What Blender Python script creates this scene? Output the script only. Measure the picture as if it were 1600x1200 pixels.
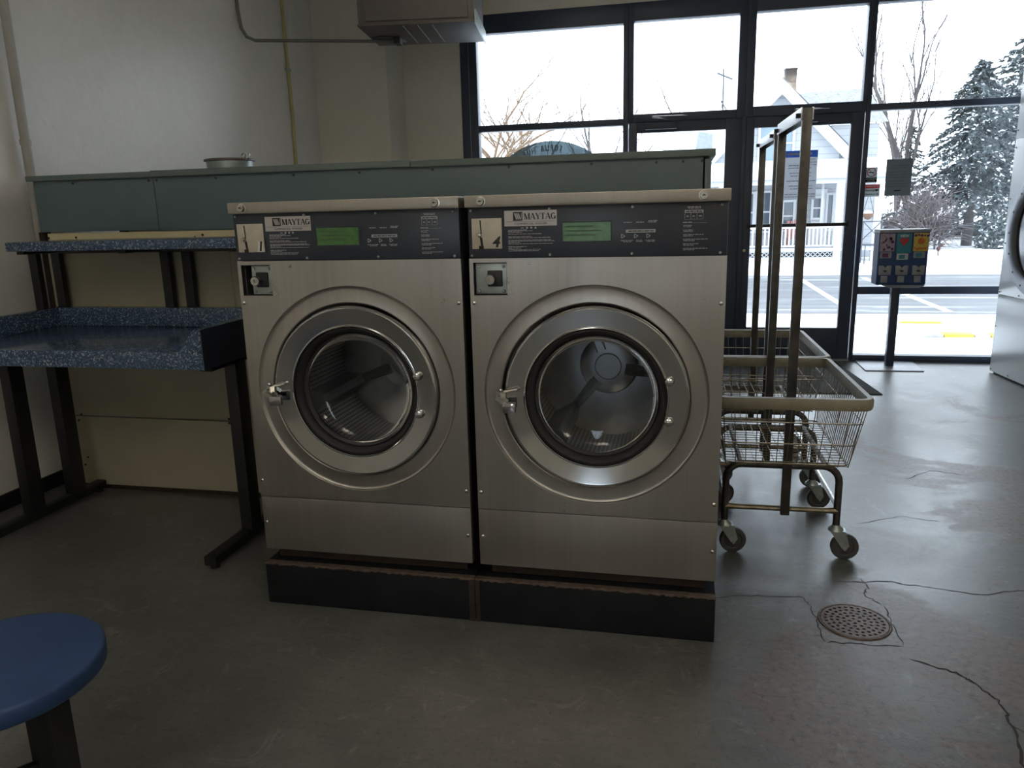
import bpy, bmesh, math, random
from mathutils import Vector, Matrix
PI = math.pi
rnd = random.Random(7)
for o in list(bpy.data.objects): bpy.data.objects.remove(o)
C = bpy.context.scene.collection
sc = bpy.context.scene

# ------------------------------------------------------------------ camera
CAM = (1.37276, -2.20663, 1.30744)
YAW, PITCH, ROLL, FPX = -0.219627, 0.2225516, 0.0255287, 1197.33
cd = bpy.data.cameras.new('camera'); cam = bpy.data.objects.new('camera', cd); C.objects.link(cam)
cd.sensor_width = 36; cd.lens = FPX / 1600 * 36; cd.clip_start = .02; cd.clip_end = 400
def cam_axes():
    f = Vector((math.sin(YAW), math.cos(YAW), 0)); r = Vector((math.cos(YAW), -math.sin(YAW), 0)); d = Vector((0, 0, -1))
    f2 = f * math.cos(PITCH) + d * math.sin(PITCH); d2 = d * math.cos(PITCH) - f * math.sin(PITCH)
    r3 = r * math.cos(ROLL) + d2 * math.sin(ROLL); d3 = d2 * math.cos(ROLL) - r * math.sin(ROLL)
    return r3, -d3, -f2
ax = cam_axes()
M = Matrix.Identity(4)
for i in range(3):
    for j in range(3): M[i][j] = ax[j][i]
    M[i][3] = CAM[i]
cam.matrix_world = M
sc.camera = cam

# ------------------------------------------------------------------ sky, added fill lights, exposure
w = bpy.data.worlds.new('overcast_sky'); sc.world = w; w.use_nodes = True
nt = w.node_tree; bg = nt.nodes['Background']
bg.inputs[0].default_value = (.79, .895, 1.0, 1); bg.inputs[1].default_value = 5.4
def area(name, loc, rot, sx, sy, power, col=(1, 1, 1), portal=False):
    l = bpy.data.lights.new(name, 'AREA'); l.shape = 'RECTANGLE'; l.size = sx; l.size_y = sy
    l.energy = power; l.color = col
    if portal: l.cycles.is_portal = True
    o = bpy.data.objects.new(name, l); C.objects.link(o); o.location = loc; o.rotation_euler = rot
    return o
area('sky_portal', (2.05, 4.86, 1.45), (-PI / 2, 0, 0), 5.2, 2.95, 1, portal=True)
FILL = 9
for i, (lx, ly) in enumerate(((.3, -3.6), (3.2, -3.6))):  # unseen warm fill added behind the camera to brighten the room
    area('fill_light', (lx, ly, 3.28), (0, 0, 0), .6, 1.6, FILL, (1.0, .89, .72))
# more added fill lights, aimed up so the ceiling bounces light onto the walls
for i, (lx, ly) in enumerate(((.3, -3.2), (3.2, -3.2), (.6, 1.9))):
    area('fill_light', (lx, ly, 2.95), (PI, 0, 0), .3, 1.6, 34 if ly < 0 else 12, (1.0, .92, .80))
vs = sc.view_settings
vs.view_transform = 'Standard'; vs.look = 'None'; vs.exposure = 0.0; vs.gamma = 1; vs.use_curve_mapping = False

# ------------------------------------------------------------------ materials
MATS = {}
class G:
    def __init__(s, name):
        s.m = bpy.data.materials.new(name); s.m.use_nodes = True; s.t = s.m.node_tree
        s.b = s.t.nodes['Principled BSDF']; s.out = s.t.nodes['Material Output']
        s.n = s.t.nodes; s.tc = None
    def node(s, ty, **kw):
        n = s.n.new(ty)
        for k, v in kw.items():
            if k in ('ins',):
                for a, b in v.items(): n.inputs[a].default_value = b
            else: setattr(n, k, v)
        return n
    def link(s, a, b): s.t.links.new(a, b)
    def coord(s, scale=(1, 1, 1), rot=(0, 0, 0), kind='Object'):
        tc = s.node('ShaderNodeTexCoord'); mp = s.node('ShaderNodeMapping')
        mp.inputs['Scale'].default_value = scale; mp.inputs['Rotation'].default_value = rot
        s.link(tc.outputs[kind], mp.inputs[0]); return mp.outputs[0]
    def noise(s, vec, scale, detail=4, rough=.55, dist=0):
        n = s.node('ShaderNodeTexNoise'); n.inputs['Scale'].default_value = scale; n.inputs['Detail'].default_value = detail
        n.inputs['Roughness'].default_value = rough; n.inputs['Distortion'].default_value = dist
        s.link(vec, n.inputs['Vector']); return n.outputs['Fac']
    def ramp(s, fac, stops, interp='LINEAR'):
        r = s.node('ShaderNodeValToRGB'); r.color_ramp.interpolation = interp
        e = r.color_ramp.elements
        while len(e) < len(stops): e.new(.5)
        for i, (p, c) in enumerate(stops):
            e[i].position = p; e[i].color = c if len(c) == 4 else (*c, 1)
        s.link(fac, r.inputs[0]); return r.outputs[0]
    def mix(s, fac, a, b, mode='MIX'):
        m = s.node('ShaderNodeMix', data_type='RGBA', blend_type=mode)
        for sock, v in ((0, fac), (6, a), (7, b)):
            if isinstance(v, (int, float)): m.inputs[sock].default_value = v
            elif isinstance(v, tuple): m.inputs[sock].default_value = (*v, 1) if len(v) == 3 else v
            else: s.link(v, m.inputs[sock])
        return m.outputs[2]
    def bump(s, h, strength=.2, dist=.002):
        b = s.node('ShaderNodeBump'); b.inputs['Strength'].default_value = strength; b.inputs['Distance'].default_value = dist
        s.link(h, b.inputs['Height']); s.link(b.outputs[0], s.b.inputs['Normal'])
    def col(s, v):
        if isinstance(v, tuple): s.b.inputs['Base Color'].default_value = (*v, 1)
        else: s.link(v, s.b.inputs['Base Color'])
    def rough(s, v):
        if isinstance(v, (int, float)): s.b.inputs['Roughness'].default_value = v
        else: s.link(v, s.b.inputs['Roughness'])
def c3(c, k): return tuple(min(1, max(0, x * k)) for x in c)
def mat(name, col, rough=.5, metal=0, var=.12, scale=8, bump=.0, bscale=60, spec=None, stretch=(1, 1, 1), dist=.001):
    if name in MATS: return MATS[name]
    g = G(name); v = g.coord(stretch)
    f = g.noise(v, scale)
    g.col(g.ramp(f, [(.3, c3(col, 1 - var)), (.7, c3(col, 1 + var))]))
    g.rough(rough); g.b.inputs['Metallic'].default_value = metal
    if spec is not None: g.b.inputs['Specular IOR Level'].default_value = spec
    if bump: g.bump(g.noise(v, bscale, 3), bump, dist)
    MATS[name] = g.m; return g.m

def m_steel(name, base=(.42, .40, .37), r0=.26, r1=.42):
    g = G(name); v = g.coord((60, 60, .8)); f = g.noise(v, 1.0, 5, .6)
    v2 = g.coord((1.3, 1.3, .25)); f2 = g.noise(v2, 3.2, 3, .5)
    sm = g.noise(g.coord((1, 1, 1)), 5, 6, .65, .4)
    a = g.ramp(f, [(.3, c3(base, .92)), (.7, c3(base, 1.07))])
    b = g.mix(.35, a, g.ramp(f2, [(.35, c3(base, .75)), (.7, c3(base, 1.2))]))
    g.col(b); g.b.inputs['Metallic'].default_value = .93
    rr = g.node('ShaderNodeMapRange'); rr.inputs['To Min'].default_value = r0; rr.inputs['To Max'].default_value = r1
    rr.inputs['From Min'].default_value = .3; rr.inputs['From Max'].default_value = .75
    g.link(sm, rr.inputs[0]); g.rough(rr.outputs[0])
    g.bump(f, .05, .0006)
    tg_ = g.node('ShaderNodeTangent', direction_type='RADIAL', axis='Z'); g.link(tg_.outputs[0], g.b.inputs['Tangent'])
    g.b.inputs['Anisotropic'].default_value = .75
    MATS[name] = g.m; return g.m
m_steel('brushed_steel'); m_steel('worn_steel', (.38, .35, .31), .32, .5)
STEEL = MATS['brushed_steel']
CHROME = mat('chrome', (.46, .47, .48), .09, 1, .03)
CHROME_OLD = mat('dull_chrome', (.50, .49, .46), .24, 1, .15, 30)
GALV = mat('galvanised', (.38, .43, .42), .38, .75, .15, 25)
BRASSY = mat('aged_plated_wire', (.30, .26, .19), .36, .85, .3, 40)
TUBE = mat('aged_tube', (.11, .10, .09), .36, .8, .45, 22)
POLEM = mat('pole_metal', (.085, .080, .072), .36, .7, .3, 18)
BLACKM = mat('black_paint_metal', (.010, .0105, .012), .42, 0, .3, 20, .1, 80)
FRAME = mat('blue_black_frame', (.040, .054, .088), .38, .1, .12, 5)
PANELB = mat('control_panel_black', (.024, .030, .046), .30, 0, .1)
RUBBER = mat('black_rubber', (.012, .012, .013), .6, 0, .2)
WHEELR = mat('grey_wheel_rubber', (.055, .055, .052), .55, 0, .2)
VINYL = mat('tan_vinyl', (.25, .225, .165), .45, 0, .18, 30)
GREENP = mat('blue_green_panel', (.115, .165, .178), .42, 0, .06, 3)
GREENL = mat('blue_green_lid', (.14, .185, .175), .45, 0, .06, 3)
CREAM = mat('cream_panel', (.36, .33, .24), .48, 0, .07, 3, .1, 20)
CREAMB = mat('cream_trim_board', (.66, .58, .36), .5, 0, .06, 6)
BROWN = mat('brown_rusted_post', (.030, .019, .013), .6, .2, .4, 25)
PIPEP = mat('painted_pipe', (.42, .41, .38), .45, 0, .1, 9)
PIPEY = mat('yellow_gas_line', (.50, .44, .20), .5, 0, .1, 9)
DARKBODY = mat('dark_cabinet_side', (.05, .05, .055), .5, .3, .1)
DRUM = mat('drum_steel', (.30, .32, .34), .35, .9, .12, 12)
HEAT = mat('heater_enamel', (.15, .130, .118), .5, .1, .1, 7, .08, 50)
HEATL = mat('heater_louvre', (.13, .108, .10), .5, .1, .1, 7)
BLUES = mat('blue_stool_vinyl', (.020, .052, .15), .5, 0, .1, 12, .15, 120)
BLUEV = mat('vending_blue', (.020, .055, .17), .4, 0, .1)
GREYM = mat('vending_grey_metal', (.30, .31, .34), .4, .4, .15, 30)
WHITEP = mat('white_paper', (.62, .62, .60), .6, 0, .04)
GREYP = mat('grey_paper', (.28, .30, .32), .7, 0, .06, 40)
PLATEW = mat('bone_plate', (.50, .46, .38), .45, .2, .1, 30)
LABELS = mat('silver_label', (.48, .46, .46), .42, .3, .05, 30)
PRINT = mat('print_white', (.36, .37, .40), .6, 0, .02)
INK = mat('print_black', (.01, .01, .012), .5, 0, .02)
RED = mat('print_red', (.45, .03, .04), .5, 0, .05)
BLUEI = mat('print_blue', (.07, .15, .40), .5, 0, .05)
TEAL = mat('print_teal', (.03, .22, .28), .45, 0, .25, 60)
YEL = mat('print_yellow', (.62, .45, .08), .45, 0, .2, 60)
ORG = mat('print_orange', (.60, .14, .02), .5, 0, .2, 60)
PINK = mat('print_lilac', (.38, .30, .38), .5, 0, .3, 70)
PURP = mat('print_purple', (.12, .03, .12), .5, 0, .3, 70)
MATB = mat('door_mat_black', (.03, .032, .034), .9, 0, .5, 160, .5, 300)
RUST = mat('rusted_iron', (.13, .095, .075), .6, .4, .35, 45, .3, 120)
GRATE = mat('cast_iron_grate', (.16, .12, .10), .5, .55, .3, 60, .3, 150)
DRYW = mat('white_enamel', (.62, .66, .68), .22, 0, .04, 3)
DRYG = mat('grey_door_ring', (.23, .24, .27), .35, .4, .05)
SEALM = mat('dark_glass', (.01, .011, .013), .12, 0, .05)
SNOW = mat('snow', (.86, .88, .91), .8, 0, .03, 2, .3, 6, dist=.02)
BARK = mat('bark', (.075, .066, .066), .85, 0, .25, 14)
BARKG = mat('grey_bark', (.085, .075, .075), .85, 0, .2, 14)
WILLOW = mat('willow_twigs', (.15, .095, .055), .8, 0, .25, 14)
NEEDLE = mat('spruce_needles', (.060, .076, .082), .8, 0, .3, 3)
NEEDLE2 = mat('cedar_foliage', (.070, .088, .090), .8, 0, .3, 3)
TWIG = mat('brown_twigs', (.135, .115, .118), .85, 0, .2, 8)
HWHITE = mat('house_white_trim', (.42, .43, .45), .6, 0, .02)
HWIN = mat('house_window_glass', (.055, .075, .10), .1, 0, .3, 3)
HWINB = mat('house_window_pale', (.14, .20, .25), .15, 0, .08, 3)
SHING = mat('snowy_shingle', (.19, .20, .22), .8, 0, .5, 14)
SHINGB = mat('blue_grey_shingle', (.20, .225, .24), .8, 0, .15, 10)
DKGREY = mat('dark_grey_iron', (.05, .055, .065), .6, 0, .1)
REDP = mat('red_plastic', (.30, .11, .10), .5, 0, .1)
TERRA = mat('terracotta', (.13, .07, .045), .7, 0, .1)

def m_siding():
    g = G('white_siding'); v = g.coord((1, 1, 1))
    wv = g.node('ShaderNodeTexWave', wave_type='BANDS', bands_direction='Z', wave_profile='SAW')
    wv.inputs['Scale'].default_value = 1.75; g.link(v, wv.inputs[0])
    g.col(g.ramp(wv.outputs['Fac'], [(0, (.19, .205, .22)), (.16, (.30, .315, .335)), (1, (.31, .325, .345))]))
    g.rough(.6); g.bump(wv.outputs['Fac'], .4, .02); MATS['siding'] = g.m
m_siding()
def m_brick():
    g = G('chimney_brick'); v = g.coord((1, 1, 1), (PI / 2, 0, 0))
    b = g.node('ShaderNodeTexBrick'); b.inputs['Scale'].default_value = 6
    b.inputs['Color1'].default_value = (.034, .014, .011, 1); b.inputs['Color2'].default_value = (.018, .012, .013, 1)
    b.inputs['Mortar'].default_value = (.05, .044, .042, 1); b.inputs['Mortar Size'].default_value = .03
    g.link(v, b.inputs[0]); g.col(b.outputs[0]); g.rough(.85); MATS['brick'] = g.m
m_brick()
def m_wall(name, col, hi):
    g = G(name); v = g.coord(); f = g.noise(v, 1.2, 5, .6); t = g.noise(v, 14, 4, .6, .6)
    a = g.ramp(f, [(.3, col), (.75, hi)])
    g.col(g.mix(.12, a, g.ramp(t, [(.35, c3(col, .82)), (.65, c3(hi, 1.1))])))
    g.rough(.38); g.bump(g.noise(g.coord(), 9, 4, .55, 1.2), .25, .01); MATS[name] = g.m
m_wall('wall_paint', (.74, .73, .70), (.80, .79, .76))
m_wall('wall_paint_cream', (.70, .67, .59), (.75, .72, .64))
def m_ceil():
    mat('ceiling_paint', (.80, .79, .75), .8, 0, .04, 2)
m_ceil()
def m_floor():
    g = G('painted_concrete'); v = g.coord((1, 1, 1))
    big = g.noise(v, .85, 6, .62, .8); mid = g.noise(v, 3.2, 8, .7, .5); fine = g.noise(v, 45, 5, .7); mic = g.noise(v, 170, 3, .6)
    base = g.ramp(mid, [(.3, (.085, .087, .082)), (.52, (.120, .122, .116)), (.72, (.165, .168, .162))])
    # worn-through reddish brown patches, mostly where people walk on the right side
    sep = g.node('ShaderNodeSeparateXYZ'); g.link(v, sep.inputs[0])
    mr = g.node('ShaderNodeMapRange'); mr.inputs['From Min'].default_value = 1.0; mr.inputs['From Max'].default_value = 2.5
    mr.inputs['To Min'].default_value = -.20; mr.inputs['To Max'].default_value = .06; g.link(sep.outputs[0], mr.inputs[0])
    ad = g.node('ShaderNodeMath', operation='ADD'); g.link(big, ad.inputs[0]); g.link(mr.outputs[0], ad.inputs[1])
    ad2 = g.node('ShaderNodeMath', operation='MULTIPLY_ADD'); g.link(mid, ad2.inputs[0]); ad2.inputs[1].default_value = .35; g.link(ad.outputs[0], ad2.inputs[2])
    my = g.node('ShaderNodeMapRange'); my.inputs['From Min'].default_value = .9; my.inputs['From Max'].default_value = 2.6
    my.inputs['To Min'].default_value = 0; my.inputs['To Max'].default_value = -.12; g.link(sep.outputs[1], my.inputs[0])
    ad3 = g.node('ShaderNodeMath', operation='ADD'); g.link(ad2.outputs[0], ad3.inputs[0]); g.link(my.outputs[0], ad3.inputs[1])
    mask = g.ramp(ad3.outputs[0], [(.695, (0, 0, 0)), (.735, (1, 1, 1))])
    brown = g.ramp(fine, [(.3, (.100, .074, .060)), (.7, (.185, .142, .120))])
    mx = g.mix(mask, base, brown)
    st_ = g.noise(g.coord((1.2, 9, 1), (0, 0, .12)), 6, 7, .72, .6)
    mx = g.mix(.55, mx, g.ramp(st_, [(.34, (.62, .62, .63)), (.5, (1, 1, 1)), (.68, (1.0, 1.0, 1.0))]), 'MULTIPLY')
    # pale scuffs and dark pits
    sc1 = g.noise(g.coord((1, 1, 1), (0, 0, .4)), 7, 9, .78, 1.5)
    scm = g.ramp(sc1, [(.56, (0, 0, 0)), (.66, (.6, .6, .6))])
    mx = g.mix(scm, mx, (.24, .24, .235))
    pit = g.ramp(fine, [(.30, (.40, .40, .40)), (.46, (1, 1, 1))])
    mx = g.mix(.8, mx, pit, 'MULTIPLY')
    mx = g.mix(.35, mx, g.ramp(mic, [(.3, (.6, .6, .6)), (.7, (1, 1, 1))]), 'MULTIPLY')
    g.col(mx)
    rr = g.node('ShaderNodeMapRange'); rr.inputs['From Min'].default_value = .35; rr.inputs['From Max'].default_value = .7
    rr.inputs['To Min'].default_value = .30; rr.inputs['To Max'].default_value = .40; g.link(mid, rr.inputs[0])
    g.rough(g.mix(mask, rr.outputs[0], (.42, .42, .42)))
    h = g.mix(.25, fine, mid)
    g.bump(g.mix(.5, h, mic), .30, .0026); g.b.inputs['Specular IOR Level'].default_value = .85; MATS['floor'] = g.m
m_floor()
def m_laminate():
    g = G('speckled_blue_laminate'); v = g.coord()
    vo = g.node('ShaderNodeTexVoronoi'); vo.inputs['Scale'].default_value = 210; g.link(v, vo.inputs[0])
    sp = g.node('ShaderNodeSeparateColor'); g.link(vo.outputs['Color'], sp.inputs[0])
    g.col(g.ramp(sp.outputs[0], [(0, (.034, .062, .120)), (.50, (.060, .105, .185)), (.70, (.11, .17, .26)), (.88, (.28, .34, .41)), (.97, (.03, .045, .08))], 'CONSTANT'))
    g.rough(.16); MATS['laminate'] = g.m
m_laminate()
def m_pane(name, tint=(1, 1, 1), refl=1.0, rough=0.0):
    g = G(name); g.n.remove(g.b)
    tr = g.node('ShaderNodeBsdfTransparent'); tr.inputs[0].default_value = (*tint, 1)
    gl = g.node('ShaderNodeBsdfGlossy'); gl.inputs['Roughness'].default_value = rough
    fr = g.node('ShaderNodeFresnel'); fr.inputs[0].default_value = 1.5
    mu = g.node('ShaderNodeMath', operation='MULTIPLY'); g.link(fr.outputs[0], mu.inputs[0]); mu.inputs[1].default_value = refl
    mx = g.node('ShaderNodeMixShader'); g.link(mu.outputs[0], mx.inputs[0]); g.link(tr.outputs[0], mx.inputs[1]); g.link(gl.outputs[0], mx.inputs[2])
    g.link(mx.outputs[0], g.out.inputs[0]); MATS[name] = g.m; return g.m
PANE = m_pane('window_glass', (.98, .985, .985), 1.0)
DOORGL = m_pane('washer_door_glass', (.86, .89, .92), .9)
def m_film():
    g = G('teal_window_film'); g.n.remove(g.b)
    tr = g.node('ShaderNodeBsdfTransparent'); tr.inputs[0].default_value = (.075, .105, .12, 1)
    df = g.node('ShaderNodeBsdfDiffuse'); df.inputs[0].default_value = (.15, .23, .26, 1)
    mx = g.node('ShaderNodeMixShader'); mx.inputs[0].default_value = .5
    g.link(tr.outputs[0], mx.inputs[1]); g.link(df.outputs[0], mx.inputs[2]); g.link(mx.outputs[0], g.out.inputs[0]); MATS['film'] = g.m
m_film()
def m_thin(name, col, trans):
    # paper: lets some daylight through
    g = G(name); g.n.remove(g.b)
    df = g.node('ShaderNodeBsdfDiffuse'); df.inputs[0].default_value = (*col, 1)
    tl = g.node('ShaderNodeBsdfTranslucent'); tl.inputs[0].default_value = (*col, 1)
    f = g.noise(g.coord(), 60, 4); g.link(g.ramp(f, [(.3, c3(col, .93)), (.7, c3(col, 1.05))]), df.inputs[0])
    mx = g.node('ShaderNodeMixShader'); mx.inputs[0].default_value = trans
    g.link(df.outputs[0], mx.inputs[1]); g.link(tl.outputs[0], mx.inputs[2]); g.link(mx.outputs[0], g.out.inputs[0]); MATS[name] = g.m; return g.m
PAPW = m_thin('backlit_paper', (.72, .74, .78), .55)
PAPG = m_thin('backlit_grey_sheet', (.26, .28, .29), .38)
PAPB = m_thin('backlit_blue_print', (.14, .27, .62), .5)
PAPR = m_thin('backlit_red_print', (.62, .05, .07), .45)
PAPK = m_thin('backlit_black_print', (.01, .012, .016), .2)
PAPL = m_thin('backlit_light_print', (.56, .60, .60), .5)
def m_lcd():
    g = G('green_lcd'); v = g.coord(); f = g.noise(v, 45, 2)
    c = g.ramp(f, [(.35, (.045, .115, .035)), (.65, (.06, .15, .045))]); g.col(c); g.rough(.25)
    g.link(c, g.b.inputs['Emission Color']); g.b.inputs['Emission Strength'].default_value = .12
    MATS['lcd'] = g.m
m_lcd()
def m_perf():
    g = G('perforated_drum_steel'); v0 = g.coord()
    # wrap the hole pattern around the drum: (angle * radius, depth)
    sp = g.node('ShaderNodeSeparateXYZ'); g.link(v0, sp.inputs[0])
    def mth(op, a, b=None):
        n = g.node('ShaderNodeMath', operation=op)
        for i, q in enumerate((a, b)):
            if q is None: continue
            if isinstance(q, (int, float)): n.inputs[i].default_value = q
            else: g.link(q, n.inputs[i])
        return n.outputs[0]
    an_ = mth('MULTIPLY', mth('ARCTAN2', mth('SUBTRACT', sp.outputs[2], .607), mth('SUBTRACT', sp.outputs[0], .367)), .262)
    cb_ = g.node('ShaderNodeCombineXYZ'); g.link(an_, cb_.inputs[0]); g.link(sp.outputs[1], cb_.inputs[1]); v = cb_.outputs[0]
    vo = g.node('ShaderNodeTexVoronoi'); vo.inputs['Scale'].default_value = 70; vo.inputs['Randomness'].default_value = 0; g.link(v, vo.inputs[0])
    c = g.ramp(vo.outputs['Distance'], [(.22, (.01, .01, .01)), (.34, (.42, .38, .34))]); g.col(c); g.rough(.32); g.b.inputs['Metallic'].default_value = .85
    MATS['perf'] = g.m
m_perf()
def m_road():
    g = G('slushy_road'); v = g.coord((.12, 1.6, 1)); f = g.noise(v, 1.5, 7, .7, .4); f2 = g.noise(g.coord((1, 1, 1)), 4, 6, .7)
    a = g.ramp(f, [(.38, (.050, .054, .063)), (.48, (.066, .070, .081)), (.56, (.12, .125, .135)), (.64, (.40, .42, .45))])
    g.col(g.mix(.35, a, g.ramp(f2, [(.35, (.045, .048, .056)), (.65, (.10, .104, .115))]))); g.rough(.6); MATS['road'] = g.m
m_road()
def m_plinth():
    g = G('rusty_black_plinth'); v = g.coord(); f = g.noise(v, 9, 6, .7)
    a = g.ramp(f, [(.35, (.004, .005, .007)), (.75, (.012, .013, .016))])
    g.col(a); g.rough(.6); g.b.inputs['Specular IOR Level'].default_value = .25; g.bump(f, .3, .004); MATS['plinth'] = g.m
m_plinth()
WALL = MATS['wall_paint']; WALLC = MATS['wall_paint_cream']; CEIL = MATS['ceiling_paint']

# ------------------------------------------------------------------ mesh helpers
class MB:
    def __init__(s): s.b = bmesh.new()
    def box(s, x0, y0, z0, x1, y1, z1):
        v = [s.b.verts.new(p) for p in ((x0, y0, z0), (x1, y0, z0), (x1, y1, z0), (x0, y1, z0), (x0, y0, z1), (x1, y0, z1), (x1, y1, z1), (x0, y1, z1))]
        for f in ((0, 3, 2, 1), (4, 5, 6, 7), (0, 1, 5, 4), (1, 2, 6, 5), (2, 3, 7, 6), (3, 0, 4, 7)): s.b.faces.new([v[i] for i in f])
        return s
    def quad(s, *p):
        s.b.faces.new([s.b.verts.new(q) for q in p]); return s
    def ring(s, c, u, v, r, n, r2=None):
        return [s.b.verts.new(c + u * (r * math.cos(2 * PI * i / n)) + v * ((r2 or r) * math.sin(2 * PI * i / n))) for i in range(n)]
    def bridge(s, a, b, close=True):
        n = len(a)
        for i in range(n if close else n - 1): s.b.faces.new((a[i], a[(i + 1) % n], b[(i + 1) % n], b[i]))
    def tube(s, pts, r, n=10, rr=None, cap=True, flat=None):
        pts = [Vector(p) for p in pts]; prev = None; up = None
        for i, p in enumerate(pts):
            d = (pts[min(i + 1, len(pts) - 1)] - pts[max(i - 1, 0)]).normalized()
            if up is None:
                up = Vector((0, 0, 1)) if abs(d.z) < .9 else Vector((0, 1, 0))
            u = d.cross(up).normalized(); v = u.cross(d).normalized(); up = v
            q = r if rr is None else rr[i]
            ring = s.ring(p, u, v, q, n, (q * flat if flat else None))
            if prev: s.bridge(prev, ring)
            elif cap: s.b.faces.new(list(reversed(ring)))
            prev = ring
        if cap: s.b.faces.new(prev)
        return s
    def cyl(s, a, b, r, n=16, r2=None): return s.tube([a, b], r, n, rr=[r, r if r2 is None else r2])
    def lathe(s, prof, c, axis='z', n=48, closed=False):
        # prof: (radius, height); axis z up, or y pointing towards +y
        c = Vector(c)
        if axis == 'z': u, v, h = Vector((1, 0, 0)), Vector((0, 1, 0)), Vector((0, 0, 1))
        elif axis == 'y': u, v, h = Vector((0, 0, 1)), Vector((1, 0, 0)), Vector((0, 1, 0))
        else: u, v, h = Vector((0, 1, 0)), Vector((0, 0, 1)), Vector((1, 0, 0))
        prev = None; first = None
        for r, z in prof:
            if r < 1e-6: cur = [s.b.verts.new(c + h * z)]
            else: cur = s.ring(c + h * z, u, v, r, n)
            if prev:
                if len(prev) == 1 and len(cur) > 1:
                    for i in range(n): s.b.faces.new((prev[0], cur[(i + 1) % n], cur[i]))
                elif len(cur) == 1 and len(prev) > 1:
                    for i in range(n): s.b.faces.new((prev[i], prev[(i + 1) % n], cur[0]))
                elif len(cur) > 1: s.bridge(prev, cur)
            else: first = cur
            prev = cur
        if closed and len(first) > 1 and len(prev) > 1: s.bridge(prev, first)
        return s
    def prism(s, poly, d0, d1, plane='xz'):
        def P(a, b, d): return (a, d, b) if plane == 'xz' else ((a, b, d) if plane == 'xy' else (d, a, b))
        A = [s.b.verts.new(P(a, b, d0)) for a, b in poly]; B = [s.b.verts.new(P(a, b, d1)) for a, b in poly]
        s.bridge(A, B); s.b.faces.new(A); s.b.faces.new(list(reversed(B))); return s
    def sphere(s, c, r, n=12, sz=1.0):
        prof = [(r * math.sin(PI * i / (n // 2)) if 0 < i < n // 2 else 0, -r * sz * math.cos(PI * i / (n // 2))) for i in range(n // 2 + 1)]
        return s.lathe(prof, c, 'z', n)
def finish(name, mb, m, parent=None, bev=0, seg=2, smooth=35, loc=None):
    b = mb.b
    bmesh.ops.recalc_face_normals(b, faces=b.faces)
    if bev:
        es = [e for e in b.edges if len(e.link_faces) == 2 and e.calc_face_angle(0) > math.radians(30)]
        bmesh.ops.bevel(b, geom=es, offset=bev, segments=seg, affect='EDGES', profile=.6, clamp_overlap=True)
    me = bpy.data.meshes.new(name)
    if loc is not None:
        for v in b.verts: v.co -= Vector(loc)
    b.to_mesh(me); b.free()
    if isinstance(m, (list, tuple)):
        for q in m: me.materials.append(q)
    else: me.materials.append(m)
    if smooth:
        me.shade_smooth(); me.set_sharp_from_angle(angle=math.radians(smooth))
    o = bpy.data.objects.new(name, me); C.objects.link(o)
    if parent is not None: o.parent = parent
    elif loc is not None: o.location = loc
    return o
def tag(o, label=None, cat=None, group=None, kind=None):
    if label: o['label'] = label
    if cat: o['category'] = cat
    if group: o['group'] = group
    if kind: o['kind'] = kind
    return o
def thing(name, label, cat, loc=(0, 0, 0), group=None):
    o = bpy.data.objects.new(name, None); C.objects.link(o); o.location = loc; o.empty_display_size = .1
    return tag(o, label, cat, group)
def part(name, mb, m, parent, bev=0, seg=2, smooth=35, base=None):
    """mesh given in world coordinates is moved into the frame of its thing (base = the thing's location)"""
    b = base if base is not None else (root_loc(parent))
    for v in mb.b.verts: v.co -= b
    return finish(name, mb, m, parent, bev, seg, smooth)
def root_loc(o):
    p = Vector((0, 0, 0))
    while o is not None: p += Vector(o.location); o = o.parent
    return p
def struct(name, mb, m, parent=None, bev=0, **k):
    o = finish(name, mb, m, parent, bev, **k)
    if parent is None: o['kind'] = 'structure'
    return o
def text(s, size, loc, mtx, m, parent, name='lettering', extrude=.0004, align='CENTER', bold=0, shear=0, sx=1, base=None):
    cu = bpy.data.curves.new(name, 'FONT'); cu.body = s; cu.size = size; cu.extrude = extrude; cu.align_x = align; cu.align_y = 'CENTER'
    cu.offset = bold; cu.shear = shear; cu.resolution_u = 3
    t = bpy.data.objects.new('tmp', cu); C.objects.link(t)
    dg = bpy.context.evaluated_depsgraph_get(); me = bpy.data.meshes.new_from_object(t.evaluated_get(dg)); bpy.data.objects.remove(t)
    b0 = base if base is not None else root_loc(parent)
    T = Matrix.Translation(Vector(loc) - b0) @ mtx @ Matrix.Diagonal((sx, 1, 1, 1))
    me.transform(T); me.materials.clear(); me.materials.append(m)
    o = bpy.data.objects.new(name, me); C.objects.link(o); o.parent = parent
    return o
FACE_S = Matrix.Rotation(PI / 2, 4, 'X')                       # readable from -y
FACE_N = Matrix.Rotation(PI, 4, 'Z') @ Matrix.Rotation(PI / 2, 4, 'X')   # readable from +y
def copy_tree(o, parent=None):
    c = o.copy(); C.objects.link(c); c.parent = parent
    for ch in [k for k in bpy.data.objects if k.parent == o]: copy_tree(ch, c)
    return c

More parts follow.
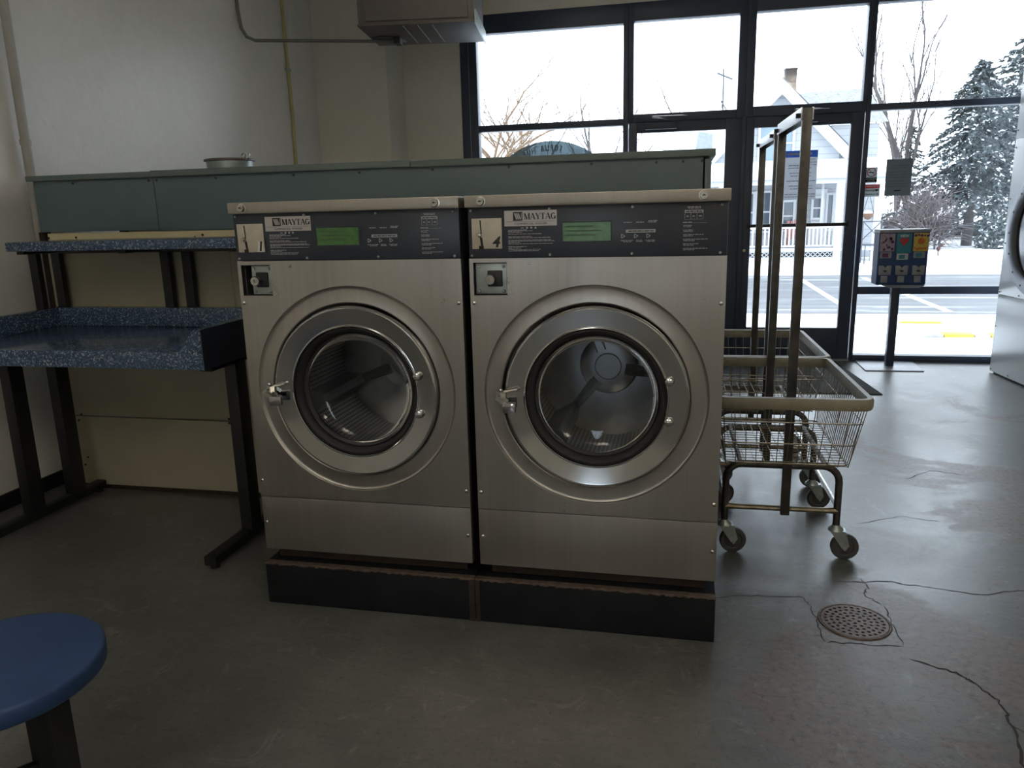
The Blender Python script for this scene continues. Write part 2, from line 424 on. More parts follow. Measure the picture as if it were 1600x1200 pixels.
# ================================================================== THE SETTING
LX, RX, FY, BY, CZ = -1.70, 4.75, -5.2, 4.62, 3.32
struct('floor', MB().box(LX - .15, FY - .15, -.12, RX + .15, BY + .15, 0), MATS['floor'], smooth=0)
struct('ceiling', MB().box(LX - .15, FY - .15, CZ, RX + .15, BY + .2, CZ + .12), CEIL, smooth=0)
struct('wall_left', MB().box(LX - .15, FY - .15, 0, LX, BY + .2, CZ), WALL, smooth=0)
struct('wall_right', MB().box(RX, FY - .15, 0, RX + .15, BY + .2, CZ), WALLC, smooth=0)
struct('wall_front', MB().box(LX, FY - .15, 0, .38, FY, CZ).box(.82, FY - .15, 0, RX, FY, CZ).box(.38, FY - .15, 0, .82, FY, .5).box(.38, FY - .15, 2.2, .82, FY, CZ), WALLC, smooth=0)
wb = MB()
wb.box(LX, 4.20, 0, -1.057, BY + .2, CZ)              # thick corner pier
wb.box(-1.057, BY, 0, -.537, BY + .2, CZ)
wb.box(-.537, BY, 2.93, RX, BY + .2, CZ)
wb.box(4.42, BY, 0, RX, BY + .2, 2.93)
struct('wall_back', wb, WALLC, smooth=0)
struct('baseboard_left', MB().box(LX, -1.5, 0, LX + .014, .93, .075), BLACKM, bev=.003)
struct('baseboard_back', MB().box(-1.043, BY - .014, 0, -.55, BY, .11), BLACKM, bev=.003)

# storefront: windows and doors are framed of dark aluminium
def window(name, x0, x1, z0, z1, fw, label, panes, mull=(), extra=()):
    """outer frame x0..x1, z0..z1; fw = (left, right, bottom, top) bar widths; panes = list of rects"""
    r = bpy.data.objects.new(name, None); C.objects.link(r); r.location = (x0, BY, z0); r['kind'] = 'structure'; r['label'] = label
    f = MB(); y0, y1 = BY - .01, BY + .09
    f.box(x0, y0, z0, x0 + fw[0], y1, z1); f.box(x1 - fw[1], y0, z0, x1, y1, z1)
    f.box(x0 + fw[0], y0, z0, x1 - fw[1], y1, z0 + fw[2]); f.box(x0 + fw[0], y0, z1 - fw[3], x1 - fw[1], y1, z1)
    for a, b, c, d in mull: f.box(a, y0, b, c, y1, d)
    part('window_frame', f, FRAME, r, bev=.004)
    for e in extra: part('glazing_bead', MB().box(e[0], BY - .016, e[1], e[2], BY - .010, e[3]), GALV, r)
    for a, b, c, d in panes:
        part('pane', MB().box(a - .005, BY + .035, b - .005, c + .005, BY + .041, d + .005), PANE, r, smooth=0)
    return r
wf = bpy.data.objects.new('window_5', None); C.objects.link(wf); wf.location = (.6, FY, .5); wf['kind'] = 'structure'
part('window_frame', MB().box(.38, FY - .1, .5, .42, FY - .02, 2.2).box(.78, FY - .1, .5, .82, FY - .02, 2.2).box(.42, FY - .1, .5, .78, FY - .02, .54).box(.42, FY - .1, 2.16, .78, FY - .02, 2.2), FRAME, wf)
part('pane', MB().box(.415, FY - .065, .535, .785, FY - .06, 2.165), PANE, wf, smooth=0)
# left window: big upper light, lower light mostly behind the bulkhead
window('window_1', -.537, .906, 0, 2.93, (.147, .042, .06, .15), 'two-light storefront window behind the blue-green bulkhead',
       [(-.39, 2.036, .864, 2.78), (-.39, .62, .864, 1.983), (-.39, .06, .864, .56)],
       [(-.39, 1.983, .864, 2.036), (-.39, .56, .864, .62)],
       [(-.462, .02, -.459, 2.86)])
window('window_2', .906, 1.848, 2.0, 2.93, (.042, .064, .066, .14), 'transom window above the glass door beside the bulkhead',
       [(.948, 2.066, 1.784, 2.79)])
window('window_3', 1.848, 2.77, 2.0, 2.93, (.064, .033, .08, .137), 'transom window above the glass door behind the carts',
       [(1.912, 2.08, 2.737, 2.793)])
window('window_4', 2.77, 4.42, 0, 2.93, (.032, .05, .048, .137), 'wide storefront window with signs on the glass, right of the door',
       [(2.802, 2.055, 4.37, 2.793), (2.802, .622, 4.37, 2.005), (2.802, .05, 4.37, .56)],
       [(2.802, 2.005, 4.37, 2.055), (2.802, .56, 4.37, .622)])
def glass_door(name, x0, x1, gx0, gx1, label, closer_x):
    r = bpy.data.objects.new(name, None); C.objects.link(r); r.location = (x0, BY, 0); r['kind'] = 'structure'; r['label'] = label
    y0, y1 = BY + .0, BY + .05; z0, z1 = .275, 1.915
    f = MB()
    f.box(x0, y0, .01, gx0, y1, 2.0); f.box(gx1, y0, .01, x1, y1, 2.0); f.box(gx0, y0, .01, gx1, y1, z0); f.box(gx0, y0, z1, gx1, y1, 2.0)
    part('door_leaf', f, FRAME, r, bev=.004)
    part('pane', MB().box(gx0 - .005, BY + .022, z0 - .005, gx1 + .005, BY + .028, z1 + .005), PANE, r, smooth=0)
    p = MB().box(gx0 - .02, BY - .045, 1.118, gx1 + .02, BY - .02, 1.146); p.box(gx0 - .03, BY - .02, 1.11, gx0 - .005, BY, 1.155); p.box(gx1 + .005, BY - .02, 1.11, gx1 + .03, BY, 1.155)
    part('push_bar', p, BLACKM, r, bev=.004)
    part('lock_cylinder', MB().lathe([(0, -.012), (.014, -.012), (.016, 0)], (gx0 - .045, BY, .93), 'y', 14), CHROME_OLD, r)
    cl = MB().box(closer_x, BY - .06, 1.935, closer_x + .26, BY, 1.99)
    c = part('door_closer', cl, FRAME, r, bev=.006)
    part('closer_arm', MB().tube([(closer_x + .2, BY - .05, 2.0), (closer_x + .06, BY - .20, 2.02)], .007, 8).tube([(closer_x + .06, BY - .20, 2.02), (closer_x + .34, BY - .03, 2.035)], .006, 8), CHROME_OLD, c)
    part('threshold', MB().box(x0, BY - .04, 0, x1, BY + .08, .012), GALV, r, bev=.003)
    return r
glass_door('door_1', .912, 1.842, .981, 1.702, 'dark-framed glass door half hidden by the bulkhead', 1.05)
glass_door('door_2', 1.856, 2.762, 1.93, 2.665, 'dark-framed glass door behind the laundry carts', 2.15)
struct('trim_1', MB().box(1.832, BY - .012, 0, 1.866, BY + .1, 2.01), FRAME, bev=.003)

# cracks, and the square of patched concrete around the drain, belong to the floor
fl = bpy.data.objects['floor']
CRK = mat('crack_dirt', (.035, .028, .022), .8, 0, .2)
def crack(pts, wd):
    b = MB(); P = [Vector((x, y, .0006)) for x, y in pts]; Q = []
    for i in range(len(P) - 1):
        n = 7
        for k in range(n):
            t = k / n; q = P[i].lerp(P[i + 1], t); q.x += rnd.uniform(-.006, .006); q.y += rnd.uniform(-.006, .006); Q.append(q)
    Q.append(P[-1])
    L, R_ = [], []
    for i, q in enumerate(Q):
        d = (Q[min(i + 1, len(Q) - 1)] - Q[max(i - 1, 0)]).normalized(); n = Vector((-d.y, d.x, 0)); k = wd * rnd.uniform(.35, 1) * (0.15 if i in (0, len(Q) - 1) else 1)
        L.append(b.b.verts.new(q + n * k)); R_.append(b.b.verts.new(q - n * k))
    for i in range(len(Q) - 1): b.b.faces.new((L[i], L[i + 1], R_[i + 1], R_[i]))
    return finish('crack', b, CRK, fl, smooth=0)
crack([(2.05, .0), (2.153, -.052), (2.19, -.092), (2.225, -.172), (2.222, -.266), (2.191, -.424), (2.18, -.6)], .0045)
crack([(2.222, -.266), (2.27, -.33), (2.30, -.45)], .003)
crack([(1.93, .455), (2.10, .49), (2.232, .467), (2.382, .437), (2.541, .50), (2.8, .52)], .003)
crack([(2.02, .5), (2.03, .43), (2.005, .37), (2.05, .32)], .0025)
crack([(1.35, .20), (1.6, .30), (1.80, .33), (1.817, .275)], .0022)
crack([(1.815, .28), (1.825, .17), (1.829, .049)], .0025)
crack([(1.829, .049), (1.93, .055), (2.048, .062)], .003)
crack([(2.055, .31), (2.052, .2), (2.05, .06)], .0022)
crack([(2.35, .02), (2.6, .08), (2.9, .05)], .0022)
crack([(2.1, 1.0), (2.3, 1.12), (2.45, 1.08)], .002)
crack([(2.45, 1.6), (2.6, 1.75), (2.75, 1.7)], .002)

# ================================================================== WASHERS
def hole_panel(b, x0, x1, z0, z1, y, circ=None, rects=()):
    """flat face in plane y with a circular hole and rectangular holes"""
    bm = b.b; edges = []
    def loop(pts):
        vs_ = [bm.verts.new((px, y, pz)) for px, pz in pts]
        for i in range(len(vs_)): edges.append(bm.edges.new((vs_[i], vs_[(i + 1) % len(vs_)])))
        return vs_
    loop([(x0, z0), (x1, z0), (x1, z1), (x0, z1)])
    out = None
    if circ:
        cx, cz, r, n = circ
        out = loop([(cx + r * math.sin(2 * PI * i / n), cz + r * math.cos(2 * PI * i / n)) for i in range(n)])
    for a, c, d, e in rects: loop([(a, c), (d, c), (d, e), (a, e)])
    bmesh.ops.triangle_fill(bm, use_beauty=True, use_dissolve=False, edges=edges)
    return out
def screw(p, r, parent, m=None, name='screw'):
    return part(name, MB().lathe([(0, -.0045), (r * .55, -.0042), (r * .9, -.0025), (r, 0), (r, .002)], p, 'y', 12), m or CHROME_OLD, parent)
def maytag_logo(x, z, h, y, parent):
    """black badge with three slanted white strokes and the serif word beside it"""
    s = h
    part('badge', MB().box(x, y - .0006, z, x + s * 1.12, y, z + s), INK, parent, bev=.0)
    b = MB()
    for k in range(3):
        a = x + s * (.12 + .22 * k)
        b.prism([(a, z + s * .86), (a + s * .15, z + s * .86), (a + s * .40, z + s * .14), (a + s * .26, z + s * .14)], y - .0012, y - .0006)
    b.prism([(x + s * .97, z + s * .86), (x + s * 1.02, z + s * .86), (x + s * 1.02, z + s * .2), (x + s * .97, z + s * .2)], y - .0012, y - .0006)
    part('badge_strokes', b, LABELS, parent)
    # serif capitals M A Y T A G from thick and thin strokes; unit box 1 high
    T, t = .20, .07
    def st(x0, z0, x1, z1, wd): return [(x0 - wd / 2, z0), (x0 + wd / 2, z0), (x1 + wd / 2, z1), (x1 - wd / 2, z1)]
    def se(xc, zb, wd=.26): return [(xc - wd / 2, zb), (xc + wd / 2, zb), (xc + wd / 2, zb + .06), (xc - wd / 2, zb + .06)]
    G_ = {'M': (1.05, [st(.14, 0, .14, 1, t), st(.18, 1, .50, .02, T), st(.52, .02, .82, 1, t), st(.88, 0, .88, 1, T), se(.14, 0), se(.88, 0, .34), se(.12, .94), se(.90, .94)]),
          'A': (.95, [st(.14, 0, .45, 1, t), st(.80, 0, .47, 1, T), [(.26, .30), (.66, .30), (.66, .37), (.26, .37)], se(.14, 0), se(.80, 0, .36)]),
          'Y': (.88, [st(.46, 0, .46, .48, T), st(.42, .44, .14, 1, T), st(.50, .44, .78, 1, t), se(.46, 0, .36), se(.14, .94, .34), se(.78, .94)]),
          'T': (.82, [st(.42, 0, .42, 1, T), [(.06, .93), (.78, .93), (.78, 1), (.06, 1)], [(.06, .72), (.11, .72), (.11, 1), (.06, 1)], [(.73, .72), (.78, .72), (.78, 1), (.73, 1)], se(.42, 0, .36)])}
    b = MB(); cx = x + s * 1.28; hh = s * .72; zz = z + s * .12; sx = hh * 1.02
    for ch in 'MAYTA':
        wd, polys = G_[ch]
        for pl in polys: b.prism([(cx + a * sx, zz + c * hh) for a, c in pl], y - .0008, y - .0001)
        cx += wd * sx * .93
    # G as an open ring
    n = 18; gc = (cx + .42 * sx, zz + .5 * hh)
    for i in range(n):
        a0 = math.radians(42 + (300 - 0) * i / n); a1 = math.radians(42 + 300 * (i + 1) / n)
        def pt(a, k): return (gc[0] + math.cos(a) * k * .40 * sx, gc[1] + math.sin(a) * k * .5 * hh)
        th = .82 - .32 * abs(math.cos((a0 + a1) / 2))
        b.prism([pt(a0, th), pt(a0, 1), pt(a1, 1), pt(a1, th)], y - .0008, y - .0001)
    b.prism([(gc[0] + .22 * sx, zz + .06 * hh), (gc[0] + .40 * sx, zz + .06 * hh), (gc[0] + .40 * sx, zz + .46 * hh), (gc[0] + .22 * sx, zz + .46 * hh)], y - .0008, y - .0001)
    b.prism([(gc[0] + .12 * sx, zz + .42 * hh), (gc[0] + .48 * sx, zz + .42 * hh), (gc[0] + .48 * sx, zz + .48 * hh), (gc[0] + .12 * sx, zz + .48 * hh)], y - .0008, y - .0001)
    part('brand_lettering', b, INK, parent)
def wordbars(b, x, z, wd, h, y, rg, fill=.93):
    """a line of print too small to read: word-long dashes"""
    e = x + wd
    while x < e - .002:
        L = min(rg.uniform(.004, .014), e - x); b.box(x, y - .0004, z, x + L, y, z + h * rg.uniform(.8, 1)); x += L + .0016
def washer(X0, num, label, drumstyle):
    W_ = .735
    r = thing('washing_machine', label, 'washing machine', (X0, 0, .153), 'front-loading steel washers')
    rg = random.Random(3)
    x0, x1 = X0, X0 + W_
    # cabinet shell
    b = MB(); t = .012
    b.box(x0 + .002, .02, .205, x0 + .002 + t, .85, 1.335); b.box(x1 - t - .002, .02, .205, x1 - .002, .85, 1.335)
    b.box(x0 + .002, .85, .205, x1 - .002, .862, 1.335); b.box(x0 + .002, .02, 1.323, x1 - .002, .862, 1.335); b.box(x0 + .002, .02, .19, x1 - .002, .862, .205)
    part('cabinet', b, DARKBODY, r, bev=.002)
    b = MB()
    for fx in (x0 + .06, x1 - .11):
        for fy in (.06, .78): part('foot', MB().box(fx, fy, .153, fx + .05, fy + .05, .19), RUST, r)
    b.box(x0 + .03, .035, .156, x1 - .03, .05, .195)
    part('base_rail', b, BROWN, r)
    # front panel with dished ring around the door and recess for the coin box
    cx, cz = X0 + .367, .760
    n = 96; b = MB()
    out = hole_panel(b, x0, x1, .388, 1.172, 0, (cx, cz, .334, n), [(X0 + .012, 1.064, X0 + .113, 1.160)])
    prev = out
    for rr, yy in ((.3325, .0012), (.3305, .0045), (.328, .0065), (.322, .0075), (.290, .0045), (.284, .0040), (.2805, .0060), (.2795, .022), (.2795, .05)):
        cur = [b.b.verts.new((cx + rr * math.sin(2 * PI * i / n), yy, cz + rr * math.cos(2 * PI * i / n))) for i in range(n)]
        b.bridge(prev, cur); prev = cur
    # folded edges of the sheet
    for (a, c, d, e) in ((x0, .388, x0, 1.172), (x1, .388, x1, 1.172)):
        b.quad((a, 0, c), (a, .02, c), (d, .02, e), (d, 0, e))
    b.quad((x0, 0, .388), (x1, 0, .388), (x1, .02, .388), (x0, .02, .388))
    part('front_panel', b, STEEL, r, smooth=30)
    b = MB().box(x0, .0, .196, x1, .018, .3855)
    part('kick_panel', b, STEEL, r, bev=.0025)
    for zz, dx in ((1.041, .006), (.444, .009), (.294, .014)):
        for xx in (x0 + .009 + dx * .3, x1 - .012): screw((xx, -.0005, zz), .0065, r)
    # top cap with two cam locks
    b = MB().box(x0 - .004, -.018, 1.318, x1 + .004, .86, 1.352)
    tc = part('top_cap', b, MATS['worn_steel'], r, bev=.003)
    for xx in (X0 + .045, X0 + .668):
        lk = part('cam_lock', MB().lathe([(0, -.028), (.0105, -.028), (.0115, -.026), (.0115, -.0185), (.0145, -.018), (.0145, -.0165)], (xx, 0, 1.335), 'y', 20), CHROME_OLD, tc)
        part('key_slot', MB().prism([(xx - .006, 1.334), (xx, 1.3385), (xx + .006, 1.334)], -.0292, -.0275), INK, tc)
    # control panel
    b = MB().box(x0 + .001, .0005, 1.1735, x1 - .001, .02, 1.3185)
    cp = part('control_panel', b, PANELB, r, bev=.002)
    for xx in (.010, .242, .476, .716):
        for zz in (1.3095, 1.1805): screw((X0 + xx, .0003, zz), .0045, cp, GALV)
    pl = part('coin_plate', MB().box(X0 + .012, -.003, 1.200, X0 + .102, .001, 1.287), PLATEW, cp, bev=.001)
    # slot and worn return knob on the plate
    b = MB(); b.prism([(X0 + .036, 1.282), (X0 + .040, 1.282), (X0 + .042, 1.243), (X0 + .039, 1.243)], -.0036, -.0028)
    b.prism([(X0 + .036, 1.233), (X0 + .043, 1.233), (X0 + .046, 1.206), (X0 + .039, 1.206)], -.0040, -.0028)
    part('coin_slot', b, INK, cp)
    part('return_knob', MB().lathe([(0, -.014), (.005, -.013), (.0065, -.009), (.006, -.003)], (X0 + .036, 0, 1.240), 'y', 14), CHROME_OLD, cp)
    part('coin_stop', MB().box(X0 + .033, -.006, 1.200, X0 + .047, -.003, 1.209), BROWN, cp, bev=.001)
    if num == '1':
        part('number_sticker', MB().prism([(X0 + .078, 1.2005), (X0 + .100, 1.2005), (X0 + .098, 1.233), (X0 + .082, 1.233)], -.0042, -.003), WHITEP, cp)
        text('1', .040, (X0 + .089, -.0045, 1.217), FACE_S, INK, cp, 'machine_number', bold=.0012, shear=.15)
    else:
        part('number_sticker', MB().box(X0 + .070, -.0036, 1.2005, X0 + .100, -.003, 1.235), PLATEW, cp)
        text('4', .042, (X0 + .083, -.0045, 1.218), FACE_S, INK, cp, 'machine_number', bold=.0012, shear=.25)
    lb = part('brand_label', MB().box(X0 + .110, -.0012, 1.263, X0 + .263, .001, 1.307), LABELS, cp)
    maytag_logo(X0 + .136, 1.2785, .0245, -.0013, cp)
    b = MB(); b.box(X0 + .115, -.0018, 1.2755, X0 + .258, -.0011, 1.2762); part('label_rule', b, INK, cp)
    text('COMMERCIAL WASHER', .0078, (X0 + .188, -.0016, 1.2695), FACE_S, INK, cp, 'label_text', sx=1.15)
    # printed instructions
    b = MB(); yy = .0004
    for k, (z_, l_) in enumerate(((1.2515, .055), (1.2485, .075), (1.2445, .04), (1.2400, .10), (1.2325, .07), (1.2290, .125), (1.2225, .128), (1.2195, .135), (1.2160, .035), (1.2120, .130), (1.2040, .055), (1.2000, .038), (1.1960, .095), (1.1920, .090))):
        wordbars(b, X0 + .120, z_, l_, .0019, yy, rg)
    for k in range(3): b.lathe([(0, -.0004), (.0032, -.0004), (.0032, 0)], (X0 + .176 + .0125 * k, yy, 1.2580), 'y', 12)
    wordbars(b, X0 + .158, 1.2565, .009, .0025, yy, rg)
    # cycle column at the right, start bar and arrows
    b.box(X0 + .458, yy - .0004, 1.2385, X0 + .540, yy, 1.2475)
    for xx in (.446, .482, .516):
        for (p0, p1) in (((0, 0), (0, .011)), ((0, .011), (.010, .0055)), ((.010, .0055), (0, 0))):
            a = Vector((X0 + xx + p0[0], 0, 1.224 + p0[1])); c = Vector((X0 + xx + p1[0], 0, 1.224 + p1[1])); d = (c - a).normalized(); nn = Vector((-d.z, 0, d.x)) * .0010
            b.prism([((a + nn).x, (a + nn).z), ((c + nn).x, (c + nn).z), ((c - nn).x, (c - nn).z), ((a - nn).x, (a - nn).z)], yy - .0004, yy)
    for xx, zz, ll in ((.452, 1.266, .022), (.486, 1.266, .022), (.520, 1.2695, .024), (.519, 1.266, .026), (.444, 1.2165, .034), (.452, 1.2130, .022), (.486, 1.2165, .020), (.487, 1.2130, .018), (.512, 1.2165, .030), (.516, 1.2130, .024)):
        wordbars(b, X0 + xx, zz, ll, .0022, yy, rg)
    wordbars(b, X0 + .625, 1.3045, .036, .0022, yy, rg); wordbars(b, X0 + .627, 1.3010, .034, .0022, yy, rg)
    tb = (X0 + .618, X0 + .668)
    b.box(tb[0], yy - .0004, 1.2895, tb[1], yy, 1.2970)
    for k in range(4): b.box(tb[0] + k * .0164, yy - .0004, 1.2715, tb[0] + k * .0164 + .0008, yy, 1.2895)
    b.box(tb[0], yy - .0004, 1.2715, tb[1], yy, 1.2722)
    for k in range(3): wordbars(b, tb[0] + .005 + k * .0164, 1.279, .008, .003, yy, rg)
    wordbars(b, X0 + .614, 1.2625, .026, .0026, yy, rg); b.box(X0 + .641, yy - .0004, 1.2620, X0 + .678, yy, 1.2626)
    for k, (l1, l2) in enumerate(((.024, .022), (.027, .027), (.055, .026), (.066, .030), (.042, .030), (.066, .030))):
        z_ = 1.2545 - .0125 * k; wordbars(b, X0 + .615, z_, l1, .0022, yy, rg); wordbars(b, X0 + .616, z_ - .0036, l2, .0020, yy, rg)
    part('printed_legend', b, PRINT, cp, smooth=0)['kind'] = 'stuff'
    b = MB(); rb = random.Random(5); wordbars(b, X0 + .465, 1.2415, .07, .003, yy - .0005, rb); wordbars(b, tb[0] + .004, 1.2915, .042, .0035, yy - .0005, rb)
    part('dark_print', b, INK, cp, smooth=0)['kind'] = 'stuff'
    # display
    b = MB()
    for q in ((.276, 1.214, .420, 1.2180), (.276, 1.2700, .420, 1.274), (.276, 1.218, .280, 1.2700), (.416, 1.218, .420, 1.2700)): b.box(X0 + q[0], -.0016, q[1], X0 + q[2], .001, q[3])
    part('display_bezel', b, PANELB, cp, bev=.0008)
    part('display', MB().box(X0 + .280, -.0006, 1.218, X0 + .416, .001, 1.270), MATS['lcd'], cp)
    b = MB(); rd = random.Random(9 + int(num)); LC = mat('lcd_segments', (.022, .06, .02), .4, 0, .1)
    for z_, l_ in ((1.257, .075), (1.245, .10), (1.233, .085)): wordbars(b, X0 + .290, z_, l_, .004, -.0007, rd)
    part('display_text', b, LC, cp, smooth=0)['kind'] = 'stuff'
    # coin box recess
    b = MB(); a0, a1, c0, c1 = X0 + .012, X0 + .113, 1.064, 1.160
    b.quad((a0, 0, c0), (a0, .03, c0), (a0, .03, c1), (a0, 0, c1)); b.quad((a1, 0, c0), (a1, .03, c0), (a1, .03, c1), (a1, 0, c1))
    b.quad((a0, 0, c0), (a1, 0, c0), (a1, .03, c0), (a0, .03, c0)); b.quad((a0, 0, c1), (a1, 0, c1), (a1, .03, c1), (a0, .03, c1))
    part('coin_box_recess', b, DARKBODY, r, smooth=0)
    off = .028 if num == '1' else .004
    cb = part('coin_box_door', MB().box(a0 + off, .012, c0 + .003, a1 - .003, .03, c1 - .003), GALV, r, bev=.002)
    lx, lz = X0 + .064, 1.111
    bb = MB().box(lx - .012 + (.005 if num == '1' else 0), .004, lz - .022, lx + .034, .013, lz + .026)
    part('lock_guard', bb, BLACKM, cb, bev=.006)
    part('box_lock', MB().lathe([(0, -.016), (.004, -.016), (.0045, -.020), (.0135, -.020), (.0150, -.017), (.0150, .006)], (lx + .002, 0, lz), 'y', 22), CHROME, cb)
    for sx_, sz_ in ((a0 + off + .010, c0 + .012), (a1 - .012, c0 + .012), (a0 + off + .010, c1 - .012), (a1 - .012, c1 - .012)):
        screw((sx_, .0115, sz_), .0052, cb, GALV)
    # door: chrome ring, gasket, bowl glass, hinge bolts, latch
    dx = cx + .006
    b = MB().lathe([(.2735, .040), (.2735, -.012), (.2722, -.0165), (.2690, -.0195), (.2655, -.0205), (.2640, -.0202), (.2155, -.0125), (.2140, -.0128), (.2128, -.0165), (.2108, -.0172), (.2090, -.0150), (.2080, .004), (.2080, .03)], (dx, 0, cz), 'y', 96)
    dr = part('door', b, CHROME, r, smooth=8)
    part('door_gasket', MB().lathe([(.2080, -.006), (.2010, -.009), (.192, -.002), (.186, .020), (.183, .045), (.2080, .05)], (dx, 0, cz), 'y', 72), RUBBER, dr, smooth=50)
    part('inner_ring', MB().lathe([(.1865, .016), (.1840, .012), (.1815, .016), (.1800, .030)], (dx, 0, cz), 'y', 72), DARKBODY, dr)
    part('door_glass', MB().lathe([(.1835, .022), (.180, .030), (.170, .044), (.150, .054), (.12, .060), (.06, .064), (0, .065)], (dx, 0, cz), 'y', 72), DOORGL, dr, smooth=60)
    for zz in (.817, .697):
        part('hinge_bolt', MB().lathe([(0, -.031), (.006, -.0305), (.0115, -.027), (.0135, -.021), (.0135, -.012)], (X0 + .586, 0, zz), 'y', 20), CHROME, dr)
    # latch handle at the left rim
    lx = X0 + .112
    b = MB(); b.box(lx - .006, -.070, .722, lx + .030, -.048, .752)
    hd = part('latch_handle', b, CHROME, dr, bev=.003)
    b = MB(); b.prism([(lx - .030, .764), (lx - .022, .772), (lx + .004, .752), (lx - .004, .742)], -.066, -.030)
    b.box(lx - .034, -.032, .748, lx - .006, -.018, .778); b.tube([(lx - .020, -.03, .776), (lx + .030, -.030, .786), (lx + .034, -.012, .786)], .0040, 8)
    part('latch_bracket', b, CHROME_OLD, hd, bev=0)
    part('latch_pivot', MB().sphere((lx - .018, -.038, .784), .007, 10), CHROME, hd)
    # drum
    d0, d1, R_ = .05, .50, .262
    b = MB().lathe([(.2795, .050), (.262, .056), (R_, .10), (R_, d1)], (cx, 0, cz), 'y', 64)
    part('drum', b, MATS['perf'], r, smooth=60)
    b = MB().lathe([(R_, d1), (.20, d1 - .012), (.10, d1 - .004), (.0, d1 - .004)], (cx, 0, cz), 'y', 64)
    part('drum_back', b, DRUM, r, smooth=20)
    b = MB().lathe([(.105, d1 - .004), (.098, d1 - .026), (.070, d1 - .034), (.048, d1 - .034), (.046, d1 - .030), (.044, d1 - .034), (0, d1 - .034)], (cx, 0, cz), 'y', 40)
    part('drum_hub', b, DRUM, r, smooth=30)
    ang0 = math.radians(200 if num == '1' else 232)
    for k in range(3):
        a = ang0 + k * 2 * PI / 3
        u = Vector((math.cos(a), 0, math.sin(a))); v = Vector((-math.sin(a), 0, math.cos(a)))
        b = MB(); cc = Vector((cx, 0, cz))
        P = [cc + u * (R_ + .002) - v * .045, cc + u * (R_ - .075) - v * .014, cc + u * (R_ - .080), cc + u * (R_ - .075) + v * .014, cc + u * (R_ + .002) + v * .045]
        A = [b.b.verts.new((p.x, .13, p.z)) for p in P]; B = [b.b.verts.new((p.x, d1 - .01, p.z)) for p in P]
        b.bridge(A, B); b.b.faces.new(A)
        part('drum_lifter', b, DRUM, r)
        b = MB(); rr0 = cc + u * .06 + Vector((0, d1 - .02, 0)); rr1 = cc + u * .245 + Vector((0, d1 - .012, 0))
        b.tube([rr0, rr1], .02, 6, rr=[.026, .014]); part('drum_spoke', b, DRUM, r)
    return r
pl = thing('washer_plinth', 'low black steel plinth with rusty edges carrying both washers', 'plinth', (.74, 0, 0))
for q0, q1 in ((-.002, .7415), (.7445, 1.497)):
    part('plinth_section', MB().box(q0, -.014, 0, q1, .84, .150), MATS['plinth'], pl, bev=.004)
    lip = MB(); rr_ = random.Random(int(q0 * 100) + 5); n = 60
    for i in range(n):
        a = q0 + (q1 - q0) * i / n; c = q0 + (q1 - q0) * (i + 1) / n; k = rr_.uniform(.002, .007)
        lip.box(a, -.0165, .150 - k, c, .004, .1532 + rr_.uniform(-.0006, .0006))
    part('rusty_lip', lip, RUST, pl, smooth=0)
part('rusty_seam', MB().box(.722, -.0155, .0, .742, -.0135, .149).box(.7445, -.0155, 0, .758, -.0135, .149), BROWN, pl)
washer(0.0, '1', 'left steel washing machine, number 1 sticker on its coin plate', 'a')
washer(.760, '4', 'right steel washing machine, number 4 sticker on its coin plate, beside the carts', 'b')

# ================================================================== PLUMBING BULKHEAD
bk = thing('plumbing_bulkhead', 'long chest-high bulkhead with blue-green upper panels running behind washers and table', 'partition', (0, 1.1, 0))
XL, XR = -1.585, 1.475
def panel(x0, x1, z0, z1, y0, y1, m, name, bev=.0025): return part(name, MB().box(x0, y0, z0, x1, y1, z1), m, bk, bev=bev)
panel(XL + .02, -.934, 1.262, 1.492, .900, .914, GREENP, 'upper_panel')
panel(-.930, XR - .03, 1.258, 1.492, .898, .914, GREENP, 'upper_panel')
panel(XR - .024, XR, .0, 1.480, .905, 1.50, GREENP, 'end_panel')
panel(XL + .03, XR - .02, 1.258, 1.492, 1.486, 1.50, GREENP, 'upper_panel')
panel(XL, -.930, 1.492, 1.516, .880, 1.52, GREENL, 'lid')
panel(-.928, .280, 1.492, 1.519, .878, 1.52, GREENL, 'lid')
panel(.282, XR + .014, 1.490, 1.516, .880, 1.52, GREENL, 'lid')
panel(XL + .05, XR - .03, 1.180, 1.256, .906, .918, CREAMB, 'trim_board', .002)
panel(XL + .03, -.60, .375, 1.178, .912, .926, CREAM, 'lower_panel', .001)
panel(-.596, XR - .03, .370, 1.178, .908, .926, CREAM, 'lower_panel', .001)
panel(XL + .03, -.60, .022, .371, .905, .926, CREAM, 'lower_panel', .001)
panel(-.596, XR - .03, .022, .366, .910, .926, CREAM, 'lower_panel', .001)
panel(XL + .03, XR - .03, .022, 1.256, 1.486, 1.496, CREAM, 'lower_panel', .001)
panel(XL + .03, XR - .03, .0, .022, .908, 1.49, BROWN, 'base_rail', 0)
panel(XL + .0, XL + .03, .0, 1.262, .908, .95, BROWN, 'end_post', .002)
panel(XL + .0, XL + .03, .0, 1.262, 1.45, 1.49, BROWN, 'end_post', .002)
for xx in (-1.35, -.955, -.915, -.62, -.25, .05, .37, .69, 1.02, 1.27, 1.37, 1.44):
    part('screw', MB().lathe([(0, -.004), (.005, -.003), (.006, 0)], (xx, .899, 1.478 if xx < 1.2 else 1.474), 'y', 10), DARKBODY, bk)
